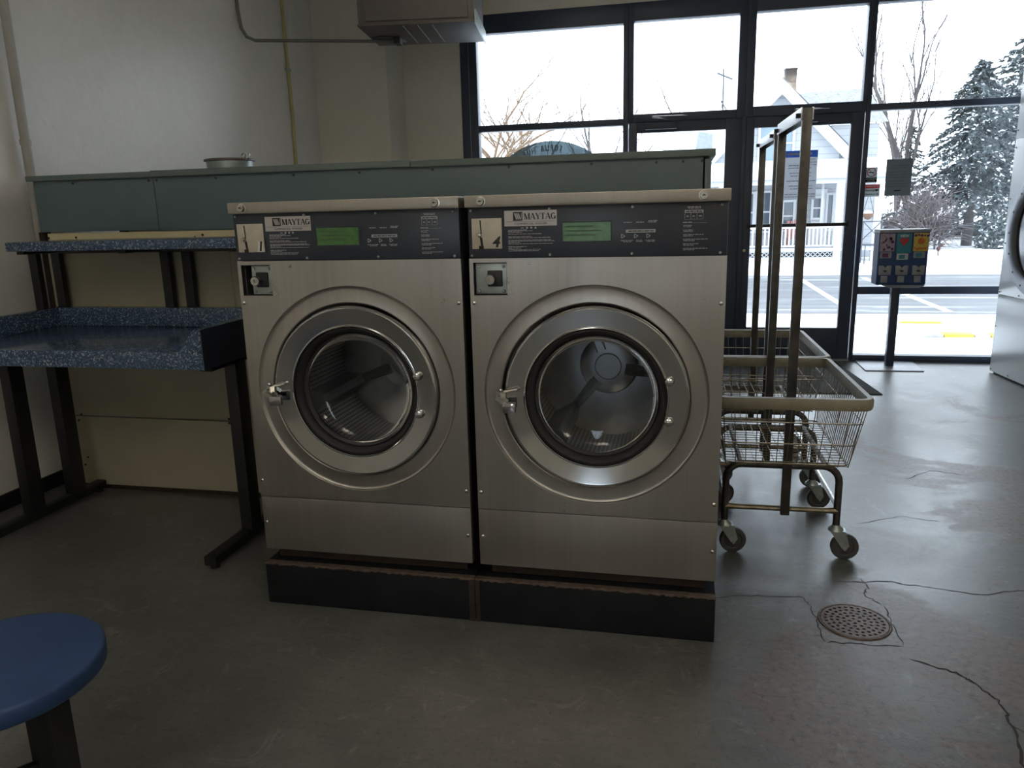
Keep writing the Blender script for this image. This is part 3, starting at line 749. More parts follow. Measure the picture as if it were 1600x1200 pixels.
for xx, zz in ((-1.38, 1.235), (-.76, 1.226), (-.72, 1.236), (-.80, 1.272), (-1.53, 1.235), (-1.5, .38), (-1.52, .35), (-1.5, .16), (-.69, .385), (-.69, .365), (-.66, .06), (-1.52, .12)):
    part('screw', MB().lathe([(0, -.003), (.005, -.002), (.006, 0)], (xx, .905, zz), 'y', 10), INK, bk)
tn = thing('tin_pail', 'shallow grey metal tin sitting on the bulkhead lid', 'tin', (-.70, 1.15, 1.519))
part('body', MB().lathe([(0, 0), (.101, 0), (.105, .045), (.103, .045), (.099, .003), (0, .003)], (-.70, 1.15, 1.519), 'z', 36), GALV, tn)
part('lid', MB().lathe([(0, .049), (.100, .050), (.108, .055), (.114, .052), (.114, .045), (.107, .043)], (-.70, 1.15, 1.519), 'z', 36), HEATL, tn)
part('clasp', MB().tube([(-.590, 1.09, 1.566), (-.578, 1.09, 1.584), (-.588, 1.09, 1.594), (-.600, 1.09, 1.584), (-.594, 1.09, 1.570)], .0035, 6).tube([(-.585, 1.10, 1.562), (-.568, 1.10, 1.576), (-.566, 1.10, 1.590)], .003, 6), CHROME_OLD, tn)

# pipes on the left wall
pp = thing('wall_pipe', 'upright painted pipe in the corner beside the bulkhead, with a coupling', 'pipe', (-1.66, .995, 0))
part('pipe', MB().cyl((-1.66, .995, 0), (-1.66, .995, 3.30), .021, 16), PIPEP, pp)
part('coupling', MB().cyl((-1.66, .995, 1.665), (-1.66, .995, 1.690), .025, 16), PIPEP, pp)
part('pipe_strap', MB().box(-1.70, .96, 2.45, -1.635, 1.03, 2.475), PIPEP, pp, bev=.003)
yg = thing('gas_line', 'thin yellow gas line running up the left wall', 'pipe', (-1.688, 3.70, 0))
part('pipe', MB().tube([(-1.688, 3.70, 0), (-1.688, 3.70, 1.2), (-1.686, 3.715, 2.1), (-1.688, 3.70, 2.7), (-1.688, 3.69, 3.30)], .0135, 10), PIPEY, yg)
part('pipe_strap', MB().box(-1.70, 3.675, 2.42, -1.672, 3.725, 2.44), GALV, yg)

# ================================================================== UNIT HEATER + CONDUIT
ht = thing('unit_heater', 'brown-grey gas unit heater hung from the ceiling', 'heater', (-.48, 3.42, 2.55))
p0 = Vector((-.80, 3.03, 0)); p1 = Vector((-.02, 3.145, 0)); ex = (p1 - p0).normalized(); ey = Vector((-ex.y, ex.x, 0)); Wh = (p1 - p0).length; Dh = .64
def hb(u0, v0, z0, u1, v1, z1, b=None):
    b = b or MB(); P = []
    for (u, v, z) in ((u0, v0, z0), (u1, v0, z0), (u1, v1, z0), (u0, v1, z0), (u0, v0, z1), (u1, v0, z1), (u1, v1, z1), (u0, v1, z1)):
        q = p0 + ex * u + ey * v; P.append(b.b.verts.new((q.x, q.y, z)))
    for f in ((0, 3, 2, 1), (4, 5, 6, 7), (0, 1, 5, 4), (1, 2, 6, 5), (2, 3, 7, 6), (3, 0, 4, 7)): b.b.faces.new([P[i] for i in f])
    return b
part('casing', hb(.0, .012, 2.56, Wh, Dh, 3.16), HEAT, ht, bev=.004)
part('front_panel', hb(.055, .0, 2.575, Wh - .04, .012, 3.12), HEAT, ht, bev=.003)
part('bottom_tray', hb(-.004, .0, 2.545, Wh + .006, Dh, 2.56), HEATL, ht, bev=.002)
part('side_flange', hb(Wh + .006, -.01, 2.535, Wh + .016, Dh + .02, 2.62), GALV, ht)
for k, u in enumerate((.30, .40, .50)):
    part('tray_seam', hb(u, .03, 2.5405, u + .005, Dh - .06, 2.545), GALV, ht)
part('junction_box', hb(.17, .34, 2.50, .215, .44, 2.545), DARKBODY, ht, bev=.003)
part('spec_plate', hb(.175, .45, 2.542, .225, .53, 2.545), LABELS, ht)
bc = p0 + ex * .10 + ey * .40
part('burner_opening', MB().lathe([(0, 0), (.085, 0), (.095, -.004), (.10, 0)], (bc.x, bc.y, 2.5445), 'z', 28), DARKBODY, ht)
for u in (.08, Wh - .08):
    for v in (.1, Dh - .1):
        q = p0 + ex * u + ey * v; part('hanger_rod', MB().cyl((q.x, q.y, 3.15), (q.x, q.y, CZ), .006, 8), GALV, ht)
jb = p0 + ex * .17 + ey * .39
cn = thing('electrical_conduit', 'bent grey conduit dropping down the left wall and running across to the heater', 'conduit', (-1.672, 3.02, 0))
path = [(-1.680, 3.02, 3.30), (-1.680, 3.03, 2.72), (-1.674, 3.045, 2.60), (-1.650, 3.065, 2.545), (-1.60, 3.09, 2.522)]
path.append((jb.x, jb.y, 2.522))
part('pipe', MB().tube(path, .0115, 12), mat('conduit_steel', (.16, .16, .155), .45, .3, .1), cn)
part('pipe_strap', MB().box(-1.70, 3.0, 2.80, -1.668, 3.05, 2.815), GALV, cn)

# ================================================================== FOLDING TABLE WITH SHELF
ft = thing('folding_table', 'blue speckled laundry folding table with an upper shelf on black posts', 'table', (-.9, .5, 0))
LAM = MATS['laminate']
def tb(name, x0, y0, z0, x1, y1, z1, m, bev=.003): return part(name, MB().box(x0, y0, z0, x1, y1, z1), m, ft, bev=bev)
tb('tabletop', -1.49, .20, .772, -.302, .86, .836, LAM, .004)
tb('back_splash', -1.49, .815, .836, -.302, .86, .920, LAM, .003)
part('side_splash', MB().prism([(.20, .836), (.86, .836), (.86, .920), (.225, .920), (.20, .910)], -.340, -.302, 'yz'), LAM, ft, bev=.003)
part('side_splash', MB().prism([(.20, .836), (.86, .836), (.86, .920), (.225, .920), (.20, .910)], -1.49, -1.452, 'yz'), LAM, ft, bev=.003)
part('end_board', MB().box(-.302, .20, .772, -.298, .86, .920), PANELB, ft)
part('corner_fillet', MB().prism([(-.395, .836), (-.34, .836), (-.34, .905)], .20, .225), LAM, ft)
tb('upper_shelf', -1.372, .50, 1.192, -.31, .815, 1.230, LAM, .004)
for xx in (-1.622, -1.497, -.922, -.812):
    tb('shelf_post', xx, .863, .772, xx + .044, .893, 1.165, BLACKM)
tb('rear_rail', -1.622, .863, 1.165, -.32, .893, 1.185, BLACKM)
tb('rear_rail', -1.622, .863, .752, -.32, .893, .772, BLACKM)
for xx in (-1.35, -.86, -.36): tb('shelf_bracket', xx, .53, 1.178, xx + .035, .863, 1.192, BLACKM, .001)
for xx, nm in ((-1.445, 'l'), (-.375, 'r')):
    tb('leg', xx, .435, .045, xx + .05, .51, .772, BLACKM)
    tb('leg', xx, .68, .045, xx + .05, .755, .772, BLACKM)
    tb('foot_rail', xx, .17, .018, xx + .05, .885, .055, BLACKM, .004)
    part('leveller', MB().cyl((xx + .025, .20, 0), (xx + .025, .20, .02), .018, 14), RUBBER, ft)
    part('leveller', MB().cyl((xx + .025, .86, 0), (xx + .025, .86, .02), .018, 14), RUBBER, ft)
    tb('top_bracket', xx, .28, .750, xx + .05, .82, .772, BLACKM)

# ================================================================== STOOL
SX, SY, SZ = .047, -1.088, .452
stl = thing('stool', 'round blue stool with dark square legs at the bottom left', 'stool', (SX, SY, 0))
part('seat', MB().lathe([(0, SZ), (.188, SZ), (.193, SZ - .0012), (.196, SZ - .004), (.1975, SZ - .009), (.1965, SZ - .038), (.192, SZ - .042), (0, SZ - .042)], (SX, SY, 0), 'z', 72), BLUES, stl, smooth=50)
for k in range(4):
    a = math.radians(8 + 90 * k); lx, ly = SX + .100 * math.cos(a), SY + .100 * math.sin(a)
    s_ = .025
    part('leg', MB().box(lx - s_, ly - s_, .008, lx + s_, ly + s_, SZ - .042), BLACKM, stl, bev=.002)
    part('foot_cap', MB().box(lx - .027, ly - .027, 0, lx + .027, ly + .027, .02), RUBBER, stl, bev=.002)
    a2 = a + PI / 2; qx, qy = SX + .100 * math.cos(a2), SY + .100 * math.sin(a2)
    part('stretcher', MB().tube([(lx, ly, .145), (qx, qy, .145)], .014, 8), BLACKM, stl)

# ================================================================== LAUNDRY CARTS
def make_cart(label):
    r = thing('laundry_cart', label, 'laundry cart', (1.755, .85, 0), 'wire laundry carts beside the washers')
    xL, xR, yN, yF = 1.502, 2.004, .478, 1.222
    zr = .640
    # padded rim, rounded rectangle
    def rrect(x0, x1, y0, y1, rad, z, n=5):
        P = []
        for (cx, cy, a0) in ((x1 - rad, y1 - rad, 0), (x0 + rad, y1 - rad, 90), (x0 + rad, y0 + rad, 180), (x1 - rad, y0 + rad, 270)):
            for i in range(n + 1):
                a = math.radians(a0 + 90 * i / n); P.append((cx + rad * math.cos(a), cy + rad * math.sin(a), z))
        return P
    P = rrect(xL, xR, yN, yF, .035, zr); b = MB(); n = len(P); rings = []
    for i, p in enumerate(P):
        p = Vector(p); d = (Vector(P[(i + 1) % n]) - Vector(P[i - 1])).normalized(); o_ = Vector((d.y, -d.x, 0))
        prof = [(-.009, -.021), (.009, -.021), (.013, -.010), (.013, .013), (.008, .019), (-.008, .019), (-.012, .010), (-.012, -.012)]
        rings.append([b.b.verts.new(p + o_ * a + Vector((0, 0, c))) for a, c in prof])
    for i in range(n): b.bridge(rings[i], rings[(i + 1) % n])
    part('rim', b, VINYL, r, smooth=50)
    # basket of wires, tapering to the bottom
    bx0, bx1, by0, by1, zb = 1.545, 1.966, .575, 1.170, .385
    def top(u, side):
        return {'n': (xL + .02 + (xR - xL - .04) * u, yN + .005, zr - .01), 'f': (xL + .02 + (xR - xL - .04) * u, yF - .005, zr - .01),
                'l': (xL + .005, yN + .02 + (yF - yN - .04) * u, zr - .01), 'r': (xR - .005, yN + .02 + (yF - yN - .04) * u, zr - .01)}[side]
    def bot(u, side):
        return {'n': (bx0 + (bx1 - bx0) * u, by0, zb), 'f': (bx0 + (bx1 - bx0) * u, by1, zb),
                'l': (bx0, by0 + (by1 - by0) * u, zb), 'r': (bx1, by0 + (by1 - by0) * u, zb)}[side]
    b = MB(); rw = .0016
    for side, m_ in (('n', 12), ('f', 12)):
        for i in range(m_ + 1): b.tube([top(i / m_, side), bot(i / m_, side)], rw, 5)
    for side, m_ in (('l', 24), ('r', 24)):
        for i in range(m_ + 1): b.tube([top(i / m_, side), bot(i / m_, side)], rw, 5)
    part('upright_wires', b, BRASSY, r, smooth=60)
    b = MB()
    for t in (.30, .64, .97):
        x0 = xL + (bx0 - xL) * t; x1 = xR + (bx1 - xR) * t; y0 = yN + (by0 - yN) * t; y1 = yF + (by1 - yF) * t; z = zr + (zb - zr) * t
        P = rrect(x0 - .002, x1 + .002, y0 - .002, y1 + .002, .03, z); b.tube(P + [P[0]], .0026, 6, cap=False)
    part('hoop_wires', b, BRASSY, r, smooth=60)
    b = MB()
    for i in range(13): x = bx0 + (bx1 - bx0) * i / 12; b.tube([(x, by0, zb), (x, by1, zb)], rw, 5)
    for i in range(19): y = by0 + (by1 - by0) * i / 18; b.tube([(bx0, y, zb + .003), (bx1, y, zb + .003)], rw, 5)
    part('floor_wires', b, BRASSY, r, smooth=60)
    # frame: two inverted U tubes plus rails
    lx0, lx1, ly0, ly1 = 1.555, 1.958, .655, 1.150
    for ly in (ly0, ly1):
        P = [(lx0, ly, .125), (lx0, ly, .30)]
        for i in range(1, 6):
            a = math.radians(180 - 90 * i / 5); P.append((lx0 + .06 + .06 * math.cos(a), ly, .30 + .06 * math.sin(a)))
        for i in range(0, 6):
            a = math.radians(90 - 90 * i / 5); P.append((lx1 - .06 + .06 * math.cos(a), ly, .30 + .06 * math.sin(a)))
        P.append((lx1, ly, .125)); part('leg_frame', MB().tube(P, .0135, 12), TUBE, r, smooth=60)
        part('cross_bar', MB().tube([(lx0, ly, .190), (lx0 + .05, ly, .188), (lx1 - .05, ly, .188), (lx1, ly, .190)], .011, 10, rr=[.014, .0105, .0105, .014]), BRASSY, r)
    for lx in (lx0 + .05, lx1 - .05):
        part('top_rail', MB().tube([(lx, ly0, .366), (lx, ly1, .366)], .0095, 10), TUBE, r)
    for lx in (lx0, lx1):
        part('side_brace', MB().tube([(lx, ly0, .205), (lx, ly1, .205)], .0095, 10), CHROME_OLD, r)
    # hanging frame: two flat upright poles and a channel bar
    for py, z0, yo in ((.625, .175, 0), (1.190, .175, 0)):
        part('pole', MB().box(1.752, py - .009, z0, 1.784, py + .009, 1.615), POLEM, r, bev=.003)
        part('pole_cap', MB().cyl((1.745, py + (.016 if py < 1 else -.016), 1.585), (1.745, py + (.016 if py < 1 else -.016), 1.60), .011, 10), BLACKM, r)
    bb = MB(); bb.box(1.748, .620, 1.578, 1.752, 1.190, 1.618); bb.box(1.784, .620, 1.578, 1.788, 1.190, 1.618); bb.box(1.752, .636, 1.600, 1.784, 1.180, 1.604)
    part('hanger_bar', bb, mat('bright_zinc', (.72, .73, .75), .35, .7, .08, 30), r, bev=.001)
    rc = random.Random(len(bpy.data.objects))
    for (px, py, ang) in ((lx0, ly0, 8), (lx1, ly0, -4), (lx0, ly1, 20), (lx1, ly1, 12)):
        a = math.radians(ang); u = Vector((math.cos(a), math.sin(a), 0)); v = Vector((-u.y, u.x, 0)); c = Vector((px, py, 0))
        wc = c + u * .034 + Vector((0, 0, .050))
        stem = MB().lathe([(0, .135), (.013, .135), (.017, .128), (.026, .121), (.028, .113), (.018, .106), (0, .106)], (px, py, 0), 'z', 18)
        cs = part('caster', stem, GALV, r, smooth=50)
        fk = MB()
        for s_ in (-1, 1):
            o_ = v * (.019 * s_); o2 = v * (.0215 * s_)
            P = [c - u * .020 + Vector((0, 0, .112)), c + u * .034 + Vector((0, 0, .112)), wc + u * .014 + Vector((0, 0, .010)), wc + Vector((0, 0, -.012)), wc - u * .012]
            A = [fk.b.verts.new(p + o_) for p in P]; B = [fk.b.verts.new(p + o2) for p in P]; fk.bridge(A, B); fk.b.faces.new(A); fk.b.faces.new(B[::-1])
        A = [c - u * .020 - v * .0215, c + u * .034 - v * .0215, c + u * .034 + v * .0215, c - u * .020 + v * .0215]
        T = [fk.b.verts.new(q + Vector((0, 0, .115))) for q in A]; Bt = [fk.b.verts.new(q + Vector((0, 0, .110))) for q in A]; fk.bridge(T, Bt); fk.b.faces.new(T); fk.b.faces.new(Bt[::-1])
        part('fork', fk, GALV, cs, smooth=0)
        wh = MB(); prof = [(.012, -.013), (.030, -.009), (.034, -.012), (.047, -.012), (.050, -.007), (.050, .007), (.047, .012), (.034, .012), (.030, .009), (.012, .013)]
        wh.lathe([(0, -.014)] + prof + [(0, .014)], (0, 0, 0), 'y', 32)
        R3 = Matrix.Rotation(a, 4, 'Z'); bmesh.ops.transform(wh.b, matrix=Matrix.Translation(wc) @ R3, verts=wh.b.verts)
        part('wheel', wh, WHEELR, cs, smooth=35)
        part('axle_bolt', MB().tube([wc - v * .025, wc + v * .025], .005, 8), GALV, cs)
    return r
cart = make_cart('nearer wire laundry cart with tan rim, wheels just right of the washers')
c2 = copy_tree(cart); c2.location = (1.749, .85 + .775, 0); c2.rotation_euler.z = math.radians(1.0)
cart.rotation_euler.z = math.radians(1.2); cart.location.x = 1.752
c2['label'] = 'farther wire laundry cart, parked directly behind the nearer one'

# ================================================================== FLOOR DRAIN, MAT
dn = thing('floor_drain', 'round perforated iron drain cover set in the floor', 'drain', (1.938, .187, 0))
DC = (1.938, .187, 0); RD = .106
part('ring', MB().lathe([(RD + .004, .0005), (RD + .002, .0035), (RD - .004, .0035), (RD - .006, .0005)], DC, 'z', 56), RUST, dn)
b = MB(); bm = b.b; edges = []
def loop2(cx, cy, rx, n, z=.0028):
    vs_ = [bm.verts.new((cx + rx * math.cos(2 * PI * i / n), cy + rx * math.sin(2 * PI * i / n), z)) for i in range(n)]
    for i in range(n): edges.append(bm.edges.new((vs_[i], vs_[(i + 1) % n])))
loop2(DC[0], DC[1], RD - .006, 56)
for k, (rad, cnt) in enumerate(((.014, 4), (.032, 10), (.050, 16), (.068, 22), (.086, 28))):
    for i in range(cnt):
        a = 2 * PI * i / cnt + k * .2; loop2(DC[0] + rad * math.cos(a), DC[1] + rad * math.sin(a), .0057, 8)
bmesh.ops.triangle_fill(bm, use_beauty=True, use_dissolve=False, edges=edges)
part('grate', b, GRATE, dn, smooth=0)
part('drain_cup', MB().lathe([(0, .0006), (RD - .005, .0006)], DC, 'z', 40), INK, dn, smooth=0)

dm = MB().prism([(1.55, 3.33), (2.751, 3.36), (2.645, 4.56), (1.55, 4.56)], 0, .008, 'xy')
dmo = finish('door_mat', dm, MATB, None, bev=.003, loc=(2.1, 3.9, 0)); tag(dmo, 'black ribbed door mat on the floor before the glass door behind the carts', 'mat')

# ================================================================== CANDY / CAPSULE VENDING MACHINE
vm = thing('vending_machine', 'small blue three-column capsule vending machine on a thin post by the window', 'vending machine', (3.03, 4.38, 0))
vx0, vx1, vz0, vz1, vy0, vy1 = 2.850, 3.205, .672, 1.090, 4.235, 4.405
def vb(name, a, c, d, e, m, y0=None, y1=None, bev=.002): return part(name, MB().box(a, (vy0 - .006) if y0 is None else y0, c, d, vy0 if y1 is None else y1, e), m, vm, bev=bev)
part('body', MB().box(vx0, vy0, vz0, vx1, vy1, vz1), BLUEV, vm, bev=.012, seg=3)
part('top_trim', MB().box(vx0 - .002, vy0 - .010, vz1 - .020, vx1 + .002, vy1 + .002, vz1 + .004), GREYM, vm, bev=.005)
part('top_lock', MB().cyl((3.02, 4.30, vz1), (3.02, 4.30, vz1 + .016), .009, 12), GREYM, vm)
cw = (vx1 - vx0) / 3
rv = random.Random(2)
for k, (m_, dots) in enumerate(((PINK, PURP), (TEAL, RED), (YEL, ORG))):
    a = vx0 + cw * k + .008; d = a + cw - .014
    zt = vz1 - .026; zb_ = zt - .135 + (.0 if k != 1 else -.012)
    cp_ = vb('display_card', a, zb_, d, zt, m_)
    b = MB()
    if k == 0:
        for i in range(14):
            b.lathe([(0, -.0006), (rv.uniform(.006, .011), -.0006)], (rv.uniform(a + .012, d - .012), vy0 - .006, rv.uniform(zb_ + .012, zt - .012)), 'y', 9)
    elif k == 1:
        cxm = (a + d) / 2; cz_ = zt - .062
        b.lathe([(0, -.0006), (.019, -.0006)], (cxm - .014, vy0 - .006, cz_ + .01), 'y', 14); b.lathe([(0, -.0007), (.019, -.0007)], (cxm + .014, vy0 - .006, cz_ + .01), 'y', 14)
        b.prism([(cxm - .030, cz_ + .004), (cxm + .030, cz_ + .004), (cxm, cz_ - .036)], vy0 - .0068, vy0 - .0062)
    else:
        b.lathe([(0, -.0006), (.026, -.0006)], ((a + d) / 2, vy0 - .006, zt - .06), 'y', 16)
        for i in range(7): b.lathe([(0, -.0006), (rv.uniform(.005, .009), -.0006)], (a + .014 + i * .0135, vy0 - .006, zb_ + .018 + rv.uniform(-.006, .006)), 'y', 8)
    part('card_print', b, dots, vm, smooth=0)
    if k == 1: text('NEW', .026, ((a + d) / 2, vy0 - .0075, zt - .020), FACE_S, WHITEP, vm, 'card_lettering', bold=.001)
    if k == 2:
        b = MB()
        for i in range(5): b.lathe([(0, -.0009), (rv.uniform(.007, .011), -.0009)], (a + .012 + i * .021, vy0 - .006, zt - .016 + rv.uniform(-.006, .004)), 'y', 7)
        part('card_print', b, PURP, vm, smooth=0)
    vb('price_card', a + .006, zb_ - .052, d - .016, zb_ - .004, GREYP if k != 1 else WHITEP)
    part('price_print', MB().box(a + .022, vy0 - .0070, zb_ - .044, d - .040, vy0 - .0062, zb_ - .014), (PURP, TEAL, TEAL)[k], vm)
    # coin mechanism: notched plate with a crank
    pz = .785
    b = MB().prism([(a + .006, pz - .036), (d - .014, pz - .036), (d - .010, pz + .036), ((a + d) / 2 + .014, pz + .036), ((a + d) / 2 - .002, pz + .018), ((a + d) / 2 - .018, pz + .036), (a + .004, pz + .036)], vy0 - .012, vy0)
    part('coin_mechanism', b, GREYM, vm, bev=.001)
    part('crank_handle', MB().tube([(a + .035, vy0 - .020, pz - .004), (d - .045, vy0 - .020, pz - .004)], .005, 8).cyl(((a + d) / 2 - .005, vy0 - .010, pz - .004), ((a + d) / 2 - .005, vy0 - .026, pz - .004), .008, 10), DARKBODY, vm)
    vb('chute_door', a + .022, .692, d - .034, .742, GREYM, vy0 - .014)
part('drip_tray', MB().prism([(vx0 + .04, vz0), (vx1 + .0, vz0), (vx1 - .05, vz0 - .022), (vx0 + .10, vz0 - .022)], vy0 - .02, vy1), GREYM, vm, bev=.002)
part('post', MB().box(3.000, 4.352, .01, 3.060, 4.412, vz0 - .01), FRAME, vm, bev=.004)
part('base_plate', MB().prism([(2.812, 4.173), (3.242, 4.189), (3.256, 4.577), (2.814, 4.577)], 0, .008, 'xy'), GREYM, vm, bev=.002)

# ================================================================== SIGNS ON THE GLASS
sg = thing('window_sign', 'round teal shop sign on the window behind the bulkhead, lettering reversed', 'sign', (.235, BY + .046, 1.262))
part('disc', MB().lathe([(0, 0), (.6275, 0)], (.235, BY + .0430, 1.262), 'y', 96), MATS['film'], sg, smooth=0)
SGT = mat('sign_lettering', (.012, .030, .045), .5, 0, .05)
for i, ch in enumerate('SCRUB HUB'):
    if ch == ' ': continue
    th = math.radians(9.5 - 4.15 * i)                          # seen from inside the word runs right to left
    R0 = .566; pos = (.235 + R0 * math.sin(th), BY + .0420, 1.262 + R0 * math.cos(th))
    text(ch, .066, pos, Matrix.Rotation(th, 4, 'Y') @ FACE_N, SGT, sg, 'sign_letter', bold=.0015, sx=.72)
def sheet(name, label, x0, x1, z0, z1, m, y=None, skew=0):
    y = BY + .018 if y is None else y
    t = thing(name, label, 'sign', ((x0 + x1) / 2, y, z0))
    part('sheet', MB().prism([(x0, z0), (x1, z0), (x1 + skew, z1), (x0 + skew, z1)], y, y + .0008), m, t, smooth=0)
    return t
YD = BY + .0205
s1 = sheet('door_notice', 'white notice with a blue header taped to the glass door behind the carts', 2.176, 2.432, 1.336, 1.672, PAPW, YD)
part('header_band', MB().box(2.176, YD, 1.672, 2.432, YD + .0006, 1.725), PAPB, s1)
b = MB(); r_ = random.Random(4); wordbars(b, 2.19, 1.690, .20, .018, YD - .0002, r_); part('header_print', b, WHITEP, s1, smooth=0)['kind'] = 'stuff'
b = MB()
for z_, x_, l_ in ((1.652, 2.30, .10), (1.628, 2.33, .08), (1.606, 2.21, .19), (1.584, 2.21, .18), (1.544, 2.22, .17), (1.522, 2.23, .16), (1.482, 2.20, .20), (1.442, 2.22, .18), (1.420, 2.23, .16), (1.376, 2.19, .22), (1.356, 2.19, .21)):
    x = x_
    while x < x_ + l_: L = r_.uniform(.012, .04); b.box(x, YD - .0008, z_, x + L, YD, z_ + .006); x += L + .005
part('notice_print', b, mat('grey_print', (.30, .32, .36), .6, 0, .03), s1, smooth=0)['kind'] = 'stuff'
YW = BY + .034
s2 = sheet('no_smoking_sign', 'small no smoking sign with a red circle on the window glass', 2.809, 2.893, 1.494, 1.575, PAPL, YW)
part('caption_band', MB().box(2.809, YW - .0006, 1.456, 2.893, YW, 1.494), PAPK, s2)
part('prohibition_ring', MB().lathe([(.0345, -.0008), (.0285, -.0008), (.0285, -.0002), (.0345, -.0002)], (2.851, YW, 1.535), 'y', 32, closed=True), PAPR, s2)
part('prohibition_bar', MB().prism([(2.829, 1.5605), (2.8255, 1.557), (2.873, 1.5095), (2.8765, 1.513)], YW - .0010, YW - .0004), PAPR, s2)
part('cigarette', MB().box(2.829, YW - .0007, 1.530, 2.870, YW, 1.5375).tube([(2.868, YW - .0005, 1.540), (2.873, YW - .0005, 1.548), (2.868, YW - .0005, 1.555)], .0012, 5), PAPK, s2)
text('NO SMOKING', .0125, (2.851, YW - .0012, 1.483), FACE_S, WHITEP, s2, 'sign_lettering', bold=.0003, sx=1.0)
b = MB(); wordbars(b, 2.822, 1.471, .058, .003, YW - .0008, r_); wordbars(b, 2.818, 1.462, .064, .003, YW - .0008, r_); part('caption_print', b, WHITEP, s2, smooth=0)['kind'] = 'stuff'
s3 = sheet('security_sign', 'warning sign about security cameras below the no smoking sign', 2.808, 2.920, 1.345, 1.410, PAPL, YW)
part('header_band', MB().box(2.808, YW, 1.410, 2.920, YW + .0006, 1.440), PAPR, s3)
text('WARNING!', .023, (2.864, YW - .0012, 1.425), FACE_S, WHITEP, s3, 'sign_lettering', bold=.0004)
text('Security', .021, (2.848, YW - .0012, 1.394), FACE_S, PAPK, s3, 'sign_lettering', bold=.0005)
text('Cameras in Use', .0165, (2.864, YW - .0012, 1.364), FACE_S, PAPK, s3, 'sign_lettering', bold=.0005)
part('camera_symbol', MB().box(2.886, YW - .0008, 1.390, 2.910, YW, 1.401).box(2.879, YW - .0008, 1.392, 2.885, YW, 1.397).box(2.894, YW - .0008, 1.383, 2.899, YW, 1.390), PAPK, s3)
s4 = sheet('posted_letter', 'plain grey sheet of paper taped to the window right of the small signs', 2.957, 3.150, 1.347, 1.632, PAPG, YW)
part('tape_strip', MB().box(3.01, YW - .0010, 1.626, 3.08, YW - .0002, 1.640), PAPW, s4)
b = MB(); b.box(3.03, YW - .0008, 1.385, 3.075, YW, 1.391)
for z_ in (1.58, 1.56, 1.53, 1.51, 1.49, 1.46, 1.44, 1.42): wordbars(b, 2.985, z_, .13, .0018, YW, r_)
part('letter_print', b, PAPK, s4, smooth=0)['kind'] = 'stuff'

# ================================================================== DRYER AT THE RIGHT
az = math.radians(95); dd = Vector((-math.cos(az), -math.sin(az), 0)); dn_ = Vector((-dd.y, dd.x, 0)); dP = Vector((3.715, 4.235, 0))
if dn_.x > 0: dn_ = -dn_
def dpt(s_, d_, z_): return dP + dd * s_ + dn_ * d_ + Vector((0, 0, z_))
dy = thing('tumble_dryer', 'tall white tumble dryer with a big round door at the right edge', 'dryer', (3.9, 3.6, 0))
def dbox(s0, d0, z0, s1_, d1_, z1): 
    b = MB(); P = [b.b.verts.new(dpt(*q)) for q in ((s0, d0, z0), (s1_, d0, z0), (s1_, d1_, z0), (s0, d1_, z0), (s0, d0, z1), (s1_, d0, z1), (s1_, d1_, z1), (s0, d1_, z1))]
    for f in ((0, 3, 2, 1), (4, 5, 6, 7), (0, 1, 5, 4), (1, 2, 6, 5), (2, 3, 7, 6), (3, 0, 4, 7)): b.b.faces.new([P[i] for i in f])
    return b
part('cabinet', dbox(.012, -.72, .012, 1.16, -.012, 2.25), DRYW, dy, bev=.003)
part('lower_panel', dbox(0, -.012, .012, 1.17, 0, .60), DRYW, dy, bev=.002)
part('middle_panel', dbox(0, -.012, .604, 1.17, 0, 1.72), DRYW, dy, bev=.002)
part('upper_panel', dbox(0, -.012, 1.724, 1.17, 0, 2.25), DRYW, dy, bev=.002)
part('base', dbox(.02, -.70, 0, 1.15, -.02, .012), DARKBODY, dy)
def dlathe(prof, s_, z_, n=72):
    b = MB().lathe(prof, (0, 0, 0), 'y', n)
    X_ = dd; Yv = -dn_; Zv = Vector((0, 0, 1)); Mx = Matrix.Identity(4)
    c = dpt(s_, 0, z_)
    for i in range(3): Mx[i][0] = X_[i]; Mx[i][1] = Yv[i]; Mx[i][2] = Zv[i]; Mx[i][3] = c[i]
    bmesh.ops.transform(b.b, matrix=Mx, verts=b.b.verts); return b
dd_r = part('door', dlathe([(.43, .0), (.43, -.03), (.42, -.042), (.34, -.046), (.325, -.035), (.325, -.012)], .535, 1.06), DRYG, dy, smooth=40)
part('door_glass', dlathe([(.326, -.020), (.22, -.030), (0, -.034)], .535, 1.06), SEALM, dd_r, smooth=60)
for i in range(16):
    a = 2 * PI * i / 16; q = dlathe([(0, -.0475), (.006, -.047), (.008, -.044)], .535 + .385 * math.cos(a), 1.06 + .385 * math.sin(a), 10); part('screw', q, DARKBODY, dd_r)
for zz in (.03, .36, .62, .98, 1.30, 1.66, 1.78, 2.1):
    part('screw', dlathe([(0, -.003), (.005, -.003), (.006, 0)], .018, zz, 10), DARKBODY, dy)
for s_, zz in ((.28, .03), (.30, .62), (.6, .03)): part('screw', dlathe([(0, -.003), (.005, -.003), (.006, 0)], s_, zz, 10), DARKBODY, dy)

